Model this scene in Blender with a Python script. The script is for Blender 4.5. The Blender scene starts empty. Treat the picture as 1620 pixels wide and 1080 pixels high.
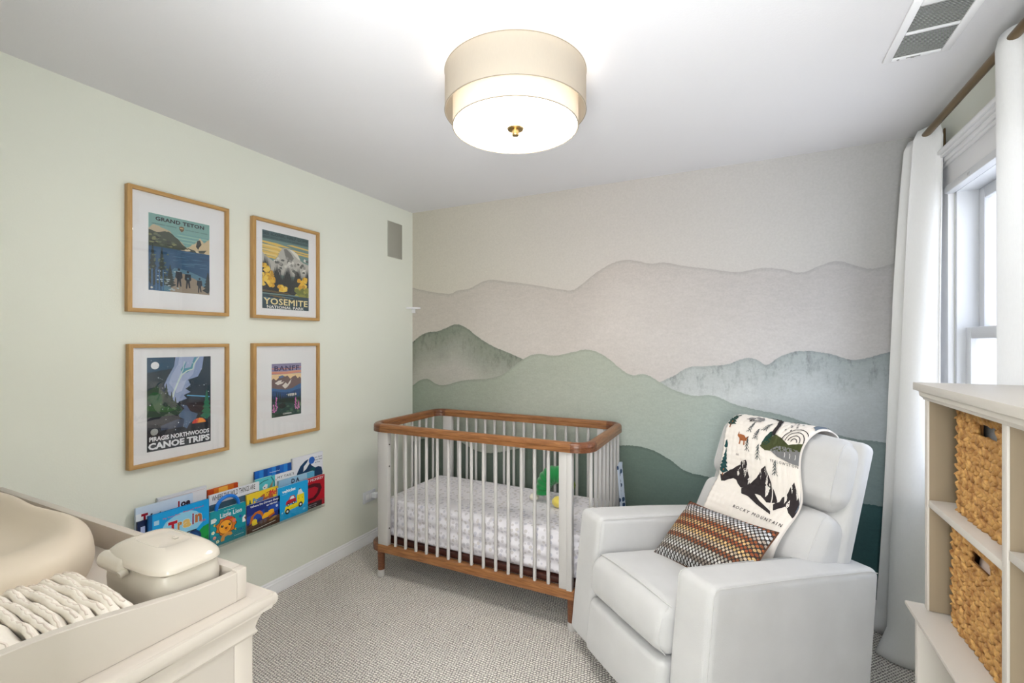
import bpy, bmesh, math, random
from mathutils import Vector, Matrix, noise
from mathutils.geometry import tessellate_polygon
random.seed(7)
S = bpy.context.scene
C = S.collection
R = math.radians

# ------------------------------------------------------------------ camera, world, lights, exposure
cam = bpy.data.cameras.new('camera'); cam_o = bpy.data.objects.new('camera', cam); C.objects.link(cam_o)
cam.sensor_width = 36; cam.lens = 739 / 1620 * 36; cam.shift_y = 1 / 1620; cam.clip_start = 0.02
cam_o.location = (0, 0, 1.412); cam_o.rotation_euler = (R(90), 0, R(26.1))
S.camera = cam_o
S.view_settings.view_transform = 'Standard'; S.view_settings.look = 'None'
S.view_settings.gamma = 1; S.view_settings.use_curve_mapping = False
S.view_settings.exposure = 0.60
S.cycles.max_bounces = 10; S.cycles.diffuse_bounces = 6; S.cycles.transparent_max_bounces = 12
S.cycles.sample_clamp_indirect = 8; S.cycles.caustics_reflective = False; S.cycles.caustics_refractive = False

w = bpy.data.worlds.new('world'); S.world = w; w.use_nodes = True
nt = w.node_tree; nt.nodes.clear()
out = nt.nodes.new('ShaderNodeOutputWorld'); bg = nt.nodes.new('ShaderNodeBackground')
tc = nt.nodes.new('ShaderNodeTexCoord'); sep = nt.nodes.new('ShaderNodeSeparateXYZ'); rp = nt.nodes.new('ShaderNodeValToRGB')
rp.color_ramp.elements[0].position = 0.0; rp.color_ramp.elements[0].color = (0.86, 0.91, 1.0, 1)
rp.color_ramp.elements[1].position = 0.6; rp.color_ramp.elements[1].color = (0.72, 0.83, 1.0, 1)
nt.links.new(tc.outputs['Generated'], sep.inputs[0]); nt.links.new(sep.outputs['Z'], rp.inputs[0])
nt.links.new(rp.outputs[0], bg.inputs[0]); nt.links.new(bg.outputs[0], out.inputs[0])
bg.inputs[1].default_value = 3.1

def area(name, loc, rot, sx, sy, power, col, portal=False):
    l = bpy.data.lights.new(name, 'AREA'); l.shape = 'RECTANGLE'; l.size = sx; l.size_y = sy; l.energy = power; l.color = col
    o = bpy.data.objects.new(name, l); C.objects.link(o); o.location = loc; o.rotation_euler = rot
    if portal: l.cycles.is_portal = True
    return o
up_ = area('added_bounce_fill', (0.0, -0.22, 0.95), (R(155), 0, R(38)), 0.9, 0.45, 25, (0.94, 0.97, 1.0)); up_.data.spread = R(125)  # added upward fill behind the camera, not a lamp of the room
area('added_hall_fill', (0.16, -1.05, 1.30), (R(90), 0, R(17)), 0.8, 1.7, 33, (0.95, 0.97, 1.0))  # invented soft fill from the hall side, brightens faces turned to the camera
LAMP = (-0.751, 1.562)
for a in range(3):
    l = bpy.data.lights.new('ceiling_lamp_bulb', 'POINT'); l.energy = 0.45; l.color = (1.0, 0.93, 0.83); l.shadow_soft_size = 0.04
    o = bpy.data.objects.new('ceiling_lamp_bulb', l); C.objects.link(o)
    o.location = (LAMP[0] + 0.11 * math.cos(a * 2.094), LAMP[1] + 0.11 * math.sin(a * 2.094), 2.305)

# ------------------------------------------------------------------ room measures
XL, XR, YB, YN, H = -2.352, 0.825, 2.997, 0.08, 2.44

# ------------------------------------------------------------------ materials
def lin(c):
    return tuple(((v / 255) / 12.92 if v / 255 <= 0.04045 else ((v / 255 + 0.055) / 1.055) ** 2.4) for v in c) + (1.0,)
_M = {}
class NT:
    def __init__(s, m): s.nt = m.node_tree; s.N = s.nt.nodes; s.L = s.nt.links
    def n(s, t, **k):
        x = s.N.new('ShaderNode' + t)
        for a, b in k.items(): setattr(x, a, b)
        return x
    def link(s, a, b): s.L.new(a, b)
    def math(s, op, a, b=None, c=None):
        x = s.n('Math', operation=op)
        for i, v in enumerate((a, b, c)):
            if v is None: continue
            if isinstance(v, (int, float)): x.inputs[i].default_value = v
            else: s.link(v, x.inputs[i])
        return x.outputs[0]
    def mix(s, f, a, b):
        x = s.n('Mix', data_type='RGBA')
        for i, v in ((0, f), (6, a), (7, b)):
            if isinstance(v, (int, float)): x.inputs[i].default_value = v
            elif isinstance(v, tuple): x.inputs[i].default_value = v
            else: s.link(v, x.inputs[i])
        return x.outputs[2]
def base(name, col, rough=0.6, spec=0.5, sheen=0.0, metal=0.0):
    m = bpy.data.materials.new(name); m.use_nodes = True
    b = m.node_tree.nodes['Principled BSDF']
    b.inputs['Base Color'].default_value = lin(col); b.inputs['Roughness'].default_value = rough
    b.inputs['Specular IOR Level'].default_value = spec; b.inputs['Sheen Weight'].default_value = sheen
    b.inputs['Metallic'].default_value = metal
    return m, b, NT(m)
def mat(name, col, rough=0.6, var=0.06, scale=30, bump=0.0, bscale=200, spec=0.4, sheen=0.0, metal=0.0, stretch=None):
    if name in _M: return _M[name]
    m, b, t = base(name, col, rough, spec, sheen, metal)
    tc = t.n('TexCoord'); src = tc.outputs['Object']
    if stretch:
        mp = t.n('Mapping'); mp.inputs['Scale'].default_value = stretch; t.link(src, mp.inputs[0]); src = mp.outputs[0]
    if var:
        nz = t.n('TexNoise'); nz.inputs['Scale'].default_value = scale; nz.inputs['Detail'].default_value = 4; t.link(src, nz.inputs[0])
        c = lin(col); d = tuple(v * (1 - var) for v in c[:3]) + (1,); e = tuple(min(1, v * (1 + var)) for v in c[:3]) + (1,)
        t.link(t.mix(nz.outputs[0], d, e), b.inputs['Base Color'])
    if bump:
        n2 = t.n('TexNoise'); n2.inputs['Scale'].default_value = bscale; n2.inputs['Detail'].default_value = 3; t.link(src, n2.inputs[0])
        bp = t.n('Bump'); bp.inputs['Strength'].default_value = bump; bp.inputs['Distance'].default_value = 0.003
        t.link(n2.outputs[0], bp.inputs['Height']); t.link(bp.outputs[0], b.inputs['Normal'])
    _M[name] = m; return m
def ink(col, rough=0.45):
    return mat('ink_%d_%d_%d' % tuple(col), col, rough, 0.04, 60)
def wood(name, c1, c2, axis, rough=0.4, scale=9):
    if name in _M: return _M[name]
    m, b, t = base(name, c1, rough)
    tc = t.n('TexCoord'); mp = t.n('Mapping'); s = [14, 14, 14]; s[axis] = 1.2; mp.inputs['Scale'].default_value = s
    t.link(tc.outputs['Object'], mp.inputs[0])
    nz = t.n('TexNoise'); nz.inputs['Scale'].default_value = scale; nz.inputs['Detail'].default_value = 6; nz.inputs['Distortion'].default_value = 0.6
    t.link(mp.outputs[0], nz.inputs[0])
    rp = t.n('ValToRGB'); rp.color_ramp.elements[0].position = 0.35; rp.color_ramp.elements[0].color = lin(c2)
    rp.color_ramp.elements[1].position = 0.65; rp.color_ramp.elements[1].color = lin(c1)
    t.link(nz.outputs[0], rp.inputs[0]); t.link(rp.outputs[0], b.inputs['Base Color'])
    _M[name] = m; return m
def clear(name, tint=(1, 1, 1), ior=1.5, boost=1.0):
    if name in _M: return _M[name]
    m = bpy.data.materials.new(name); m.use_nodes = True; t = NT(m); t.N.clear()
    o = t.n('OutputMaterial'); mx = t.n('MixShader'); tr = t.n('BsdfTransparent'); gl = t.n('BsdfGlossy'); fr = t.n('LayerWeight')
    tr.inputs[0].default_value = tuple(tint) + (1,); gl.inputs['Roughness'].default_value = 0.0; fr.inputs[0].default_value = 0.5
    f0 = ((ior - 1) / (ior + 1)) ** 2
    refl = t.math('ADD', f0, t.math('MULTIPLY', 1 - f0, t.math('POWER', fr.outputs['Facing'], 5.0)))
    t.link(t.math('MULTIPLY', refl, boost), mx.inputs[0]); t.link(tr.outputs[0], mx.inputs[1]); t.link(gl.outputs[0], mx.inputs[2]); t.link(mx.outputs[0], o.inputs[0])
    _M[name] = m; return m
def cloth_trans(name, col, f, rough=0.9, emit=0.0):
    if name in _M: return _M[name]
    m = bpy.data.materials.new(name); m.use_nodes = True; t = NT(m); t.N.clear()
    o = t.n('OutputMaterial'); mx = t.n('MixShader'); d = t.n('BsdfDiffuse'); tr = t.n('BsdfTranslucent')
    tc = t.n('TexCoord'); mp = t.n('Mapping'); mp.inputs['Scale'].default_value = (300, 300, 60); t.link(tc.outputs['Object'], mp.inputs[0])
    nz = t.n('TexNoise'); nz.inputs['Scale'].default_value = 1; t.link(mp.outputs[0], nz.inputs[0])
    c = lin(col); cc = t.mix(nz.outputs[0], tuple(v * 0.94 for v in c[:3]) + (1,), c)
    t.link(cc, d.inputs[0]); t.link(cc, tr.inputs[0]); mx.inputs[0].default_value = f
    t.link(d.outputs[0], mx.inputs[1]); t.link(tr.outputs[0], mx.inputs[2])
    if emit:
        ad = t.n('AddShader'); em = t.n('Emission'); em.inputs[0].default_value = lin((255, 250, 241)); em.inputs[1].default_value = emit
        t.link(mx.outputs[0], ad.inputs[0]); t.link(em.outputs[0], ad.inputs[1]); t.link(ad.outputs[0], o.inputs[0])
    else: t.link(mx.outputs[0], o.inputs[0])
    _M[name] = m; return m

# ------------------------------------------------------------------ mesh helpers
def link(o, parent=None):
    C.objects.link(o)
    if parent: o.parent = parent
    return o
def tag(o, label, cat, group=None, kind=None):
    if label: o['label'] = label
    if cat: o['category'] = cat
    if group: o['group'] = group
    if kind: o['kind'] = kind
    return o
def thing(name, label, cat, loc=(0, 0, 0), rz=0, group=None):
    o = bpy.data.objects.new(name, None); o.empty_display_size = 0.05; link(o); o.location = loc; o.rotation_euler = (0, 0, rz)
    return tag(o, label, cat, group)
def rounded_box_bm(sx, sy, sz, r, seg=3):
    b = bmesh.new(); bmesh.ops.create_cube(b, size=1)
    for v in b.verts: v.co = Vector((v.co.x * sx, v.co.y * sy, v.co.z * sz))
    r = min(r, 0.49 * min(sx, sy, sz))
    if r > 0: bmesh.ops.bevel(b, geom=b.edges[:] , offset=r, segments=seg, profile=0.5, affect='EDGES')
    return b
class MB:
    def __init__(s): s.bm = bmesh.new()
    def merge(s, b, M=None, mi=0):
        if M is not None: b.transform(M)
        for f in b.faces: f.material_index = mi
        me = bpy.data.meshes.new('tmp'); b.to_mesh(me); b.free(); s.bm.from_mesh(me); bpy.data.meshes.remove(me); return s
    def box(s, x0, x1, y0, y1, z0, z1, r=0.0, mi=0, rot=None, seg=2):
        b = rounded_box_bm(abs(x1 - x0), abs(y1 - y0), abs(z1 - z0), r, seg)
        M = Matrix.Translation(((x0 + x1) / 2, (y0 + y1) / 2, (z0 + z1) / 2))
        if rot is not None: M = M @ rot
        return s.merge(b, M, mi)
    def soft(s, sx, sy, sz, r, bulge=(0, 0, 0), n=10, M=None, mi=0, fn=None):
        b = bmesh.new(); bmesh.ops.create_cube(b, size=2); bmesh.ops.subdivide_edges(b, edges=b.edges[:], cuts=n, use_grid_fill=True)
        hx, hy, hz = sx / 2, sy / 2, sz / 2
        kk = 3 if n >= 8 else 2; t0 = 1 - 2 * kk / (n + 1)
        def rem(c, h):
            if r <= 0 or h <= r or t0 <= 0: return c
            a = abs(c); a = 1 - (1 - a) / (1 - t0) * (r / h) if a > t0 else a / t0 * (1 - r / h)
            return math.copysign(a, c)
        for v in b.verts:
            p = Vector((rem(v.co.x, hx), rem(v.co.y, hy), rem(v.co.z, hz))); q = Vector((p.x * hx, p.y * hy, p.z * hz))
            c = Vector((max(-hx + r, min(hx - r, q.x)), max(-hy + r, min(hy - r, q.y)), max(-hz + r, min(hz - r, q.z))))
            d = q - c
            if d.length > 1e-9: q = c + d.normalized() * r
            kx, ky, kz = (1 - p.x ** 2), (1 - p.y ** 2), (1 - p.z ** 2)
            q.x += bulge[0] * p.x * (ky * kz) ** 0.6; q.y += bulge[1] * p.y * (kx * kz) ** 0.6; q.z += bulge[2] * p.z * (kx * ky) ** 0.6
            if fn: q = fn(q, p)
            v.co = q
        return s.merge(b, M, mi)
    def tube(s, pts, r, seg=8, mi=0, closed=False, cap=True):
        pts = [Vector(p) for p in pts]; n = len(pts); rings = []
        up = None
        for i, p in enumerate(pts):
            if closed: t = (pts[(i + 1) % n] - pts[i - 1]).normalized()
            else: t = (pts[min(i + 1, n - 1)] - pts[max(i - 1, 0)]).normalized()
            if up is None: up = t.orthogonal().normalized()
            up = (up - t * up.dot(t)); up = up.normalized() if up.length > 1e-6 else t.orthogonal().normalized()
            sd = t.cross(up); rr = r[i] if isinstance(r, (list, tuple)) else r
            rings.append([s.bm.verts.new(p + rr * (math.cos(a) * up + math.sin(a) * sd)) for a in [2 * math.pi * k / seg for k in range(seg)]])
        for i in range(n if closed else n - 1):
            A, B = rings[i], rings[(i + 1) % n]
            for k in range(seg):
                f = s.bm.faces.new((A[k], A[(k + 1) % seg], B[(k + 1) % seg], B[k])); f.material_index = mi
        if not closed and cap:
            for A in (rings[0][::-1], rings[-1]):
                f = s.bm.faces.new(A); f.material_index = mi
        return s
    def lathe(s, prof, c=(0, 0, 0), seg=48, mi=0):
        rings = []
        for r_, z in prof:
            rings.append([s.bm.verts.new((c[0] + max(r_, 1e-5) * math.cos(2 * math.pi * k / seg), c[1] + max(r_, 1e-5) * math.sin(2 * math.pi * k / seg), c[2] + z)) for k in range(seg)])
        for A, B in zip(rings, rings[1:]):
            for k in range(seg):
                f = s.bm.faces.new((A[k], A[(k + 1) % seg], B[(k + 1) % seg], B[k])); f.material_index = mi
        return s
    def sweep(s, path, prof, closed=False, mi=0):
        """prof = [(out, z)] offsets, path = horizontal points; out is to the right of travel"""
        n = len(path); rings = []
        for i, p in enumerate(path):
            a = Vector(path[i - 1] if (closed or i) else path[i]); b = Vector(path[(i + 1) % n] if (closed or i < n - 1) else path[i])
            t = (b - a); t.z = 0; t.normalize(); o = Vector((t.y, -t.x, 0))
            rings.append([s.bm.verts.new(Vector(p) + o * u + Vector((0, 0, z))) for u, z in prof])
        m = len(prof)
        for i in range(n if closed else n - 1):
            A, B = rings[i], rings[(i + 1) % n]
            for k in range(m):
                f = s.bm.faces.new((A[k], A[(k + 1) % m], B[(k + 1) % m], B[k])); f.material_index = mi
        if not closed:
            s.bm.faces.new(rings[0][::-1]).material_index = mi; s.bm.faces.new(rings[-1]).material_index = mi
        return s
    def grid(s, fn, nu, nv, mi=0, closed_u=False):
        V = [[s.bm.verts.new(fn(i / nu, j / nv)) for j in range(nv + 1)] for i in range(nu if closed_u else nu + 1)]
        for i in range(nu):
            A = V[i]; B = V[(i + 1) % len(V)]
            for j in range(nv):
                f = s.bm.faces.new((A[j], B[j], B[j + 1], A[j + 1])); f.material_index = mi
        return s
    def obj(s, name, mats, parent=None, ang=38, M=None, normals=True):
        if normals: bmesh.ops.recalc_face_normals(s.bm, faces=s.bm.faces[:])
        me = bpy.data.meshes.new(name); s.bm.to_mesh(me); s.bm.free()
        for m in (mats if isinstance(mats, (list, tuple)) else [mats]): me.materials.append(m)
        for p in me.polygons: p.use_smooth = True
        me.set_sharp_from_angle(angle=R(ang))
        o = bpy.data.objects.new(name, me); link(o, parent)
        if M is not None: o.matrix_local = M
        return o
def ringbox(x0, x1, a, b, w_, r=0.0):
    """rectangular frame in the YZ plane, mitred, one continuous mesh"""
    m = MB(); R4 = []
    for (y, z) in ((-1, -1), (1, -1), (1, 1), (-1, 1)):
        R4.append([m.bm.verts.new((x, y * (a - d), z * (b - d))) for x, d in ((x0, 0), (x1, 0), (x1, w_), (x0, w_))])
    for i in range(4):
        A_, B_ = R4[i], R4[(i + 1) % 4]
        for k in range(4): m.bm.faces.new((A_[k], A_[(k + 1) % 4], B_[(k + 1) % 4], B_[k])).material_index = (0 if i % 2 == 0 else 1)
    if r: bmesh.ops.bevel(m.bm, geom=m.bm.edges[:], offset=r, segments=2, profile=0.5, affect='EDGES')
    return m
def struct(name, mb, m): return tag(mb.obj(name, m), None, None, kind='structure')

# ------------------------------------------------------------------ flat artwork: polygons and lettering laid in thin layers
def font_mesh(txt, bold=0.0, shear=0.0, spacing=1.0):
    thick = bold if ('M' in txt) else 0.0
    if thick: bold = 0.0      # this letter's outline folds over itself when offset: thicken it by close copies
    cu = bpy.data.curves.new('t', 'FONT'); cu.body = txt; cu.offset = bold; cu.shear = shear; cu.space_character = spacing; cu.resolution_u = 2
    o = bpy.data.objects.new('t', cu); C.objects.link(o)
    dg = bpy.context.evaluated_depsgraph_get(); ev = o.evaluated_get(dg); me = ev.to_mesh()
    vs = [v.co.copy() for v in me.vertices]; fs = [tuple(p.vertices) for p in me.polygons]
    ev.to_mesh_clear(); bpy.data.objects.remove(o); bpy.data.curves.remove(cu)
    x0 = min(v.x for v in vs); x1 = max(v.x for v in vs); y0 = min(v.y for v in vs); y1 = max(v.y for v in vs)
    return [((v.x - x0) / (x1 - x0), (v.y - y0) / (y1 - y0)) for v in vs], fs
class Art:
    def __init__(s, W, Hh): s.W = W; s.H = Hh; s.L = []; s.k = 0
    def poly(s, col, pts, up=True):
        s.k += 1
        pts = [(x * s.W, y * s.H) for x, y in pts]
        tris = tessellate_polygon([[Vector((x, y, 0)) for x, y in pts]])
        s.L.append((col, s.k, pts, tris)); return s
    def rect(s, col, x0, y0, x1, y1, up=True): return s.poly(col, [(x0, y0), (x1, y0), (x1, y1), (x0, y1)], up)
    def disc(s, col, x, y, rx, ry=None, up=True, n=20, a0=0, a1=360):
        ry = rx * s.W / s.H if ry is None else ry
        k = n if a1 - a0 >= 360 else n + 1
        return s.poly(col, [(x + rx * math.cos(R(a0 + (a1 - a0) * i / n)), y + ry * math.sin(R(a0 + (a1 - a0) * i / n))) for i in range(k)], up)
    def stroke(s, col, pts, wd, up=True):
        P = [Vector((x * s.W, y * s.H)) for x, y in pts]; A = []; B = []
        for i, p in enumerate(P):
            t = (P[min(i + 1, len(P) - 1)] - P[max(i - 1, 0)]).normalized(); o = Vector((-t.y, t.x)) * wd / 2
            A.append(p + o); B.append(p - o)
        q = [(v.x / s.W, v.y / s.H) for v in A + B[::-1]]
        return s.poly(col, q, up)
    def text(s, col, txt, x, y, w_, h, bold=0.0, rise=0.0, shear=0.0, spacing=1.0, up=True, arc=0.0):
        s.k += 1
        vs, fs = font_mesh(txt, bold, shear, spacing)
        pts = [((x + a * w_) * s.W, (y + b * h + rise * a + arc * 4 * a * (1 - a)) * s.H) for a, b in vs]
        s.L.append((col, s.k, pts, fs))
        if 'M' in txt and bold:
            e = bold * h * s.H / 0.7
            for dx, dy in ((-.8, 0), (.8, 0), (0, .6), (0, -.6), (.5, .4), (-.5, .4), (.5, -.4), (-.5, -.4)):
                s.k += 1; s.L.append((col, s.k, [(px_ + dx * e, py_ + dy * e) for px_, py_ in pts], fs))
        return s
    def tree(s, col, x, y, w_, h, n=4, up=True):
        L = [(x - w_ * 0.06, y)]; Rr = [(x + w_ * 0.06, y)]
        for i in range(n):
            f = i / n; ww = w_ / 2 * (1 - f) ; yy = y + h * (0.12 + 0.88 * f); yn = y + h * (0.12 + 0.88 * (f + 0.75 / n))
            L += [(x - ww, yy), (x - ww * 0.45, yn)]; Rr += [(x + ww, yy), (x + ww * 0.45, yn)]
        return s.poly(col, L + [(x, y + h)] + Rr[::-1], up)
    def ridge(s, col, pts, bottom, jag=0.0, n=1, up=True):
        P = []
        for (x0, y0), (x1, y1) in zip(pts, pts[1:]):
            for i in range(n):
                f = i / n; P.append((x0 + (x1 - x0) * f, y0 + (y1 - y0) * f + (random.uniform(-jag, jag) if (i or jag) else 0)))
        P.append(pts[-1]); return s.poly(col, [(pts[0][0], bottom)] + P + [(pts[-1][0], bottom)], up)
    def build(s, name, parent, fn=None, dz=0.00025, z0=0.0, maxe=None, clip=True, M=None, rough=0.45):
        bm = bmesh.new(); cols = []; dz = min(dz, (0.0018 if not fn else 0.003) / max(s.k, 1))
        for col, k, pts, fs in s.L:
            if col not in cols: cols.append(col)
            mi = cols.index(col)
            if clip: pts = [(min(max(x, 0), s.W), min(max(y, 0), s.H)) for x, y in pts]
            t = bmesh.new(); vv = [t.verts.new((x, y, 0)) for x, y in pts]
            for f in fs:
                if len(set(f)) < 3: continue
                try: t.faces.new([vv[i] for i in f])
                except ValueError: pass
            if maxe:
                bmesh.ops.triangulate(t, faces=t.faces[:])
                for _ in range(5):
                    E = [e for e in t.edges if e.calc_length() > maxe]
                    if not E: break
                    bmesh.ops.subdivide_edges(t, edges=E, cuts=1); bmesh.ops.triangulate(t, faces=[f for f in t.faces if len(f.verts) > 3])
            for f in t.faces:
                f.normal_update()
                if f.normal.z < 0: f.normal_flip()
                f.material_index = mi
            for v in t.verts:
                z = z0 + k * dz
                v.co = fn(v.co.x, v.co.y, z) if fn else Vector((v.co.x, v.co.y, z))
            me = bpy.data.meshes.new('tmp'); t.to_mesh(me); t.free(); bm.from_mesh(me); bpy.data.meshes.remove(me)
        me = bpy.data.meshes.new(name); bm.to_mesh(me); bm.free()
        for c in cols: me.materials.append(c if not isinstance(c, tuple) else ink(c, rough))
        o = bpy.data.objects.new(name, me); link(o, parent)
        if M is not None: o.matrix_local = M
        return o
def blob(cx, cy, rx, ry, n=14, jag=0.15, seed=1):
    rnd = random.Random(seed)
    return [(cx + rx * (1 + rnd.uniform(-jag, jag)) * math.cos(2 * math.pi * i / n), cy + ry * (1 + rnd.uniform(-jag, jag)) * math.sin(2 * math.pi * i / n)) for i in range(n)]
# orientation of things hung on the left wall: local x -> world +Y, local y -> world +Z, local z -> world +X
def wallM(x, y, z): return Matrix(((0, 0, 1, x), (1, 0, 0, y), (0, 1, 0, z), (0, 0, 0, 1)))

# ------------------------------------------------------------------ the room
M_CEIL = mat('ceiling_paint', (222, 221, 224), 0.9, 0.01, 3, 0.15, 120)
M_WALL = mat('pale_green_paint', (231, 233, 222), 0.85, 0.01, 2, 0.15, 160)
M_TRIM = mat('white_trim_paint', (238, 238, 240), 0.35, 0.01, 5)

def carpet_mat():
    m, b, t = base('loop_carpet', (190, 183, 175), 0.95, 0.1)
    tc = t.n('TexCoord'); mp = t.n('Mapping'); mp.inputs['Rotation'].default_value = (0, 0, R(42)); t.link(tc.outputs['Object'], mp.inputs[0])
    sx = t.n('SeparateXYZ'); t.link(mp.outputs[0], sx.inputs[0])
    # rows of loops: offset every second row, each loop an oval bump
    nz = t.n('TexNoise'); nz.inputs['Scale'].default_value = 60; nz.inputs['Detail'].default_value = 2; t.link(tc.outputs['Object'], nz.inputs[0])
    wob = t.math('MULTIPLY', t.math('SUBTRACT', nz.outputs[0], 0.5), 0.9)
    u = t.math('ADD', t.math('MULTIPLY', sx.outputs[0], 1 / 0.0115), wob)
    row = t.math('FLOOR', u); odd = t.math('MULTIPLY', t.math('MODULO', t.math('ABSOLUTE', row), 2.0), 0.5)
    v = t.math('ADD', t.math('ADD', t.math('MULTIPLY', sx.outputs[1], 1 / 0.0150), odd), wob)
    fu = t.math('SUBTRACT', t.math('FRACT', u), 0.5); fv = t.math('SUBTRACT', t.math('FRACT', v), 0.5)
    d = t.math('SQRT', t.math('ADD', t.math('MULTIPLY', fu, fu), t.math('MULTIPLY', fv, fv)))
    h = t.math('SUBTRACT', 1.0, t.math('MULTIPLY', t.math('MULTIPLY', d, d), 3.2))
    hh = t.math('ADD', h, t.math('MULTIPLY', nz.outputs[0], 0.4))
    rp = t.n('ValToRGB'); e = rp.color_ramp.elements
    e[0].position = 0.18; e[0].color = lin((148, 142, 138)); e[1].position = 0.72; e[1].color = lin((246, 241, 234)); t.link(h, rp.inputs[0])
    n2 = t.n('TexNoise'); n2.inputs['Scale'].default_value = 220; t.link(tc.outputs['Object'], n2.inputs[0])
    n3 = t.n('TexNoise'); n3.inputs['Scale'].default_value = 3; t.link(tc.outputs['Object'], n3.inputs[0])
    k = t.math('MULTIPLY', t.math('ADD', t.math('MULTIPLY', n2.outputs[0], 0.5), 0.75), t.math('ADD', t.math('MULTIPLY', n3.outputs[0], 0.2), 0.9))
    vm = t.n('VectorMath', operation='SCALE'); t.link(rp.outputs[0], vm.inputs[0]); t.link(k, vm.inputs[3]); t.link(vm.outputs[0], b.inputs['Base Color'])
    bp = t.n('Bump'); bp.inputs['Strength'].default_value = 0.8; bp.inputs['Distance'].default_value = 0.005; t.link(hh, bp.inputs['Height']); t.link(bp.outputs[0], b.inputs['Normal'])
    return m
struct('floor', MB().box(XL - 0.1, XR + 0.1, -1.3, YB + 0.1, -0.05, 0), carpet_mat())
struct('ceiling', MB().box(XL - 0.1, XR + 0.1, -1.3, YB + 0.1, H, H + 0.05), M_CEIL)
struct('wall_left', MB().box(XL - 0.1, XL, YN, YB, 0, H), M_WALL)

RIDGES = dict(
 far=[(-2.349, 1.845), (-2.184, 1.807), (-2.08, 1.79), (-1.978, 1.783), (-1.938, 1.8), (-1.837, 1.81), (-1.664, 1.866), (-1.519, 1.848), (-1.32, 1.815), (-1.086, 1.768), (-1.019, 1.76), (-0.953, 1.795), (-0.845, 1.872), (-0.72, 1.929), (-0.66, 1.936), (-0.58, 1.922), (-0.503, 1.901), (-0.427, 1.903), (-0.317, 1.875), (-0.175, 1.847), (-0.007, 1.817), (0.106, 1.831), (0.214, 1.816), (0.296, 1.793), (0.377, 1.822), (0.462, 1.843), (0.531, 1.818), (0.612, 1.792), (0.678, 1.807), (0.82, 1.85)],
 left=[(-2.349, 1.412), (-2.226, 1.482), (-2.094, 1.5), (-2.036, 1.519), (-1.944, 1.546), (-1.865, 1.526), (-1.755, 1.454), (-1.648, 1.394), (-1.519, 1.344), (-1.369, 1.287), (-1.1, 1.16), (-0.9, 1.05)],
 right=[(-0.9, 0.95), (-0.6, 1.09), (-0.453, 1.162), (-0.36, 1.211), (-0.281, 1.26), (-0.175, 1.27), (-0.056, 1.287), (-0.007, 1.31), (0.045, 1.322), (0.09, 1.308), (0.125, 1.284), (0.184, 1.324), (0.245, 1.353), (0.304, 1.364), (0.42, 1.351), (0.531, 1.319), (0.599, 1.333), (0.654, 1.353), (0.82, 1.40)],
 mid=[(-2.349, 1.064), (-2.214, 1.124), (-2.124, 1.088), (-2.065, 1.081), (-1.893, 1.121), (-1.57, 1.169), (-1.443, 1.25), (-1.345, 1.31), (-1.287, 1.328), (-1.132, 1.321), (-1.019, 1.344), (-0.909, 1.362), (-0.845, 1.346), (-0.761, 1.297), (-0.7, 1.246), (-0.62, 1.203), (-0.541, 1.21), (-0.453, 1.166), (-0.371, 1.122), (-0.245, 1.09), (-0.158, 1.098), (-0.023, 1.05), (0.245, 0.996), (0.507, 0.908), (0.625, 0.899), (0.82, 0.89)],
 low=[(-2.349, 0.62), (-2.0, 0.68), (-1.7, 0.60), (-1.4, 0.66), (-1.1, 0.71), (-0.9, 0.75), (-0.72, 0.748), (-0.6, 0.756), (-0.503, 0.742), (-0.39, 0.691), (-0.299, 0.633), (-0.203, 0.618), (0.026, 0.603), (0.392, 0.58), (0.607, 0.569), (0.82, 0.56)])
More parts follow.
